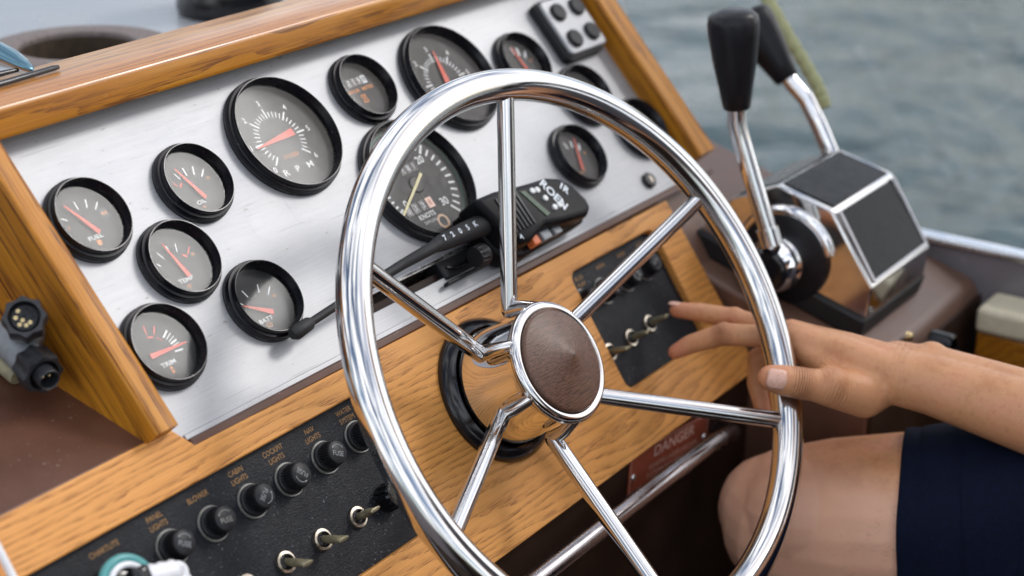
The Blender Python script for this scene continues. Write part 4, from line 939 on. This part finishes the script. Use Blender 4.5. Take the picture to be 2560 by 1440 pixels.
# palm: metacarpals, webs
W0 = J['wrist']
for mc, r0, off in (('imcp', 14, (-14, 0, 4)), ('mmcp', 14, (-2, 0, 6)), ('rmcp', 13, (8, 0, 2)), ('pmcp', 12, (16, 0, -5))):
    limb([W0 + Vector(off), (W0 + Vector(off)).lerp(J[mc], .5) + Vector((0, 0, 2)), J[mc]], [r0 + 3, r0, 12.2 if mc[0] in 'im' else 11.2], 8)
limb([J['tcmc'], J['imcp'].lerp(J['tcmc'], .45), J['imcp']], [18, 14, 11], 8)
limb([J['tmcp'], J['imcp'].lerp(J['tmcp'], .5) + Vector((8, -14, -4))], [13, 9], 6)
limb([W0 + Vector((12, 8, -12)), J['pmcp'].lerp(W0, .5) + Vector((-4, 0, -12)), J['rmcp'].lerp(W0, .3) + Vector((-6, 0, -12))], [18, 15, 11], 7)
# wrist and forearm (flattened by two parallel chains), elbow, upper arm, shoulder, torso, hips, legs, head
for dx in (-9, 9):
    limb([W0 + Vector((dx, 6, 0)), W0 + Vector((dx, -8, 0)), J['fa1'] + Vector((dx, 0, 0)), J['fa2'] + Vector((dx, 0, 0)), J['fa3'] + Vector((dx, 0, 0)), J['fa4'] + Vector((dx, 0, 0))],
         [22, 23.0, 24.5, 26.5, 30, 32], 8)
ball(J['fa1'] + Vector((12, 10, 12)), 15)
elbow = Vector((292, -600, -200)); shoulder = Vector((375, -760, 110))
limb([J['fa4'], elbow, elbow.lerp(shoulder, .5), shoulder], [36, 40, 50, 60], 26)
hipR, hipL = Vector((300, -690, -270)), Vector((110, -740, -270)); hips = (hipR + hipL) / 2; chest = Vector((225, -790, 60)); neck = Vector((232, -775, 205)); head = Vector((235, -750, 330))
limb([hips, Vector((215, -770, -130)), chest], [115, 112, 118], 8); limb([Vector((130, -800, 60)), Vector((320, -790, 70))], [95, 95], 8)
limb([shoulder, chest], [62, 100], 8); limb([Vector((75, -800, 110)), chest], [62, 100], 8)
limb([chest, neck, head], [80, 52, 50], 6); flesh.sphere(PI_ @ head, (74, 92, 108), n=24)
flesh.sphere(PI_ @ (head + Vector((0, 92, -12))), (11, 16, 20)); flesh.sphere(PI_ @ (head + Vector((0, 84, -48))), (22, 12, 9))
for s_ in (-1, 1): flesh.sphere(PI_ @ (head + Vector((74 * s_, -4, -6))), (9, 18, 28))
limb([J['knee'], J['thigh1'], J['thigh2'], J['thigh3'], hipR], [65, 73, 79, 86, 100], 10)
ball(J['knee'] + Vector((-6, 6, 20)), 44)
limb([J['knee'] + Vector((0, 2, -8)), J['knee'] + Vector((-6, -8, -60)), J['knee'] + Vector((-4, -30, -200)), J['knee'] + Vector((2, -70, -430)), J['knee'] + Vector((2, -85, -540))], [54, 50, 56, 38, 34], 10)
limb([J['knee'] + Vector((2, -85, -545)), J['knee'] + Vector((0, 70, -560))], [34, 24], 8)
limb([hipL, Vector((80, -760, -560)), Vector((70, -790, -860))], [98, 62, 38], 12); limb([Vector((70, -790, -872)), Vector((66, -650, -880))], [28, 20], 6)
limb([Vector((75, -800, 110)), Vector((10, -830, -120)), Vector((-10, -760, -320))], [60, 46, 34], 10); ball((-12, -740, -370), 40)
for mc in ('imcp', 'mmcp', 'rmcp', 'pmcp'):       # extensor tendons and knuckles on the back of the hand
    limb([W0.lerp(J[mc], .18) + Vector((0, 0, 15)), W0.lerp(J[mc], .6) + Vector((0, 0, 13.2)), J[mc] + Vector((0, 3, 8.8))], [3.5, 3.6, 5.4], 12)
ball(J['tip'] + nzv * 2.0, 12.6); ball(J['ipip'] + Vector((0, -1, 1.6)), 9.6); ball(J['mpip'] + Vector((0, -1, 1.6)), 9.4)
ball(J['tmcp'] + nzv * 2.5 + Vector((0, 0, 2)), 15.2)
ball(J['knee'] + Vector((-4, 20, 8)), 48); ball(J['knee'] + Vector((-16, -8, 18)), 50)
limb([J['fa1'] + Vector((-16, 0, 14)), J['fa2'] + Vector((-14, 0, 17)), J['fa3'] + Vector((-10, 0, 21))], [6, 7, 9], 10)
body_ = flesh.build('body', 'skin', person)
rm = body_.modifiers.new('remesh', 'REMESH'); rm.mode = 'VOXEL'; rm.voxel_size = 0.0019; rm.use_smooth_shade = True
sm = body_.modifiers.new('smooth', 'SMOOTH'); sm.factor = 0.5; sm.iterations = 6
dg = bpy.context.evaluated_depsgraph_get()
me2 = bpy.data.meshes.new_from_object(body_.evaluated_get(dg)); body_.modifiers.clear(); body_.data = me2
me2.materials.clear(); me2.materials.append(MATS['skin'])
for p in me2.polygons: p.use_smooth = True
# blood colour: redder over finger tips, knuckles and knee
ca = me2.color_attributes.new('flush', 'FLOAT_COLOR', 'POINT')
spots = [(J[k], r, a) for k, r, a in (('itip', 16, .9), ('mtip', 16, .9), ('ttip', 15, .8), ('ipip', 11, .7), ('mpip', 11, .7), ('tip', 11, .8), ('imcp', 14, .4), ('idip', 9, .5), ('rtip', 18, .9), ('tmcp', 18, .35), ('knee', 60, .35))]
spots = [((PI_ @ p) * S, r * S, a) for p, r, a in spots]
cen = (PI_ @ J['wrist']) * S; vals = []
for v_ in me2.vertices:
    c_ = 0.0; co = v_.co
    if (co - cen).length < .32:
        for p, r, a in spots:
            d2 = (co - p).length_squared / (r * r)
            if d2 < 6: c_ = max(c_, a * math.exp(-d2))
    pale = min(1, max(0, (0.668 - co.z) / .02)) if (co - cen).length < .5 else 0
    vals += [c_, pale, 0, 1.0]
ca.data.foreach_set('color', vals)
# thumb nail: a curved plate bedded in the back of the thumb tip
ax = (J['ttip'] - J['tip']).normalized(); tocam = (Vector((-958, -812, 424)) - J['ttip']).normalized()
nz = (tocam - ax * tocam.dot(ax)).normalized(); nx = ax.cross(nz)
def nail(c, axn, nzn, w_, l_, r_):
    nxn = axn.cross(nzn); vs = []; fs = []
    for i in range(9):
        for j in range(9):
            a = (i / 8 - .5) * 1.5; t = (j / 8 - .5)
            sh_ = 1 - .42 * (2 * abs(t)) ** 5 * (1 if t > 0 else .75)
            vs.append(PI_ @ (c + nxn * (w_ * math.sin(a) * sh_ * .72) + axn * (l_ * t) + nzn * (r_ + w_ * .62 * (math.cos(a) - 1) - .9 * (2 * t) ** 2 * .5)))
    for i in range(8):
        for j in range(8): fs.append((i * 9 + j, (i + 1) * 9 + j, (i + 1) * 9 + j + 1, i * 9 + j + 1))
    o_ = MB().raw(vs, fs).build('nail', 'nail', person); md = o_.modifiers.new('solid', 'SOLIDIFY'); md.thickness = .0008; md.offset = 0
nail(J['ttip'].lerp(J['tip'], .10), ax, nz, 16.0, 16.5, 12.3)
am = (J['mtip'] - J['mdip']).normalized(); um = (Vector((0, 0, 1)) - am * am.z).normalized()
nail(J['mtip'] + am * 1.5, am, um, 7.5, 10.5, 6.9)
# shorts over the thigh and hips, shirt, hair
sh2 = MB()
axis = [J['thigh1'].lerp(J['thigh2'], .80), J['thigh2'] + Vector((2, -6, 0)), J['thigh3'], J['thigh3'].lerp(hipR, .5), hipR]
fine_ = []; rr_ = []
rs = [82.5, 84, 93, 101, 108]
for k in range(4):
    for j in range(10): fine_.append(PI_ @ axis[k].lerp(axis[k + 1], j / 10)); rr_.append(rs[k] + (rs[k + 1] - rs[k]) * j / 10 + .5 * math.sin(j * .6 + k))
sh2.tube(fine_, rr_, 96, caps=False)
for v_ in sh2.bm.verts:
    c0 = PI_ @ axis[0]; q_ = v_.co - c0; a_ = math.atan2(q_.z, q_.x); l_ = -q_.y
    v_.co += Vector((math.cos(a_), 0, math.sin(a_))) * (1.6 * math.sin(a_ * 5 + l_ * .045) + 1.1 * math.sin(l_ * .11 + a_ * 2.3) * min(1, max(0, l_ / 60)))
o = sh2.build('shorts_leg', 'cloth_navy', person); md = o.modifiers.new('solid', 'SOLIDIFY'); md.thickness = .0025
o = MB().tube([PI_ @ (J['thigh2'] + (J['thigh3'] - J['thigh2']) * .35), PI_ @ (J['thigh2'] + (J['thigh3'] - J['thigh2']) * .358)], [88.6, 88.9], 64, caps=False).build('hem_seam', 'cloth_navy', person)
sh3 = MB(); sh3.tube([PI_ @ (hips + Vector((0, 0, -60))), PI_ @ hips, PI_ @ (hips + Vector((0, 0, 80)))], [(175, 125), (185, 132), (165, 122)], 40, flat=(1, 0, 0))
sh3.tube([PI_ @ hipL, PI_ @ Vector((98, -748, -420))], [108, 96], 32)
sh3.build('shorts', 'cloth_navy', person)
st_ = MB(); st_.tube([PI_ @ Vector((212, -768, -190)), PI_ @ Vector((216, -774, -60)), PI_ @ Vector((225, -790, 70)), PI_ @ Vector((228, -788, 150)), PI_ @ Vector((232, -780, 190))], [(150, 124), (165, 126), (205, 130), (180, 100), (62, 60)], 40, flat=(1, 0, 0))
st_.tube([PI_ @ shoulder.lerp(chest, .3), PI_ @ shoulder, PI_ @ shoulder.lerp(elbow, .45)], [78, 76, 66], 32); st_.build('shirt', 'cloth_grey', person)
hr2 = MB(); hr2.sphere(PI_ @ (head + Vector((0, -14, 24))), (82, 96, 98), n=24); hr2.build('hair', 'hair_dark', person)

# fine hair on the thigh: far too many to count
hb_ = MB(); rng = random.Random(3)
for k in range(600):
    t = rng.random(); p = J['knee'].lerp(J['thigh2'], .1 + t * .85); r = 65 + 13 * t
    a = rng.uniform(-.2, 2.2); d_ = (J['thigh2'] - J['knee']).normalized()
    side = (Vector((-958, -812, 424)) - p); side = (side - d_ * side.dot(d_)).normalized(); oth = d_.cross(side)
    nrm_ = (side * math.cos(a - 1) + oth * math.sin(a - 1)).normalized()
    q = p + nrm_ * (r - .5); tang = (-d_ * rng.uniform(.4, 1) + oth * rng.uniform(-.7, .7) - nrm_ * .1).normalized(); L_ = rng.uniform(4, 8)
    hb_.tube([PI_ @ q, PI_ @ (q + tang * L_ * .5 + nrm_ * 1.2), PI_ @ (q + tang * L_ + nrm_ * .8)], [.07, .06, .03], 3, caps=False)
o = hb_.build('leg_hair', 'leg_hair', person); o['kind'] = 'stuff'
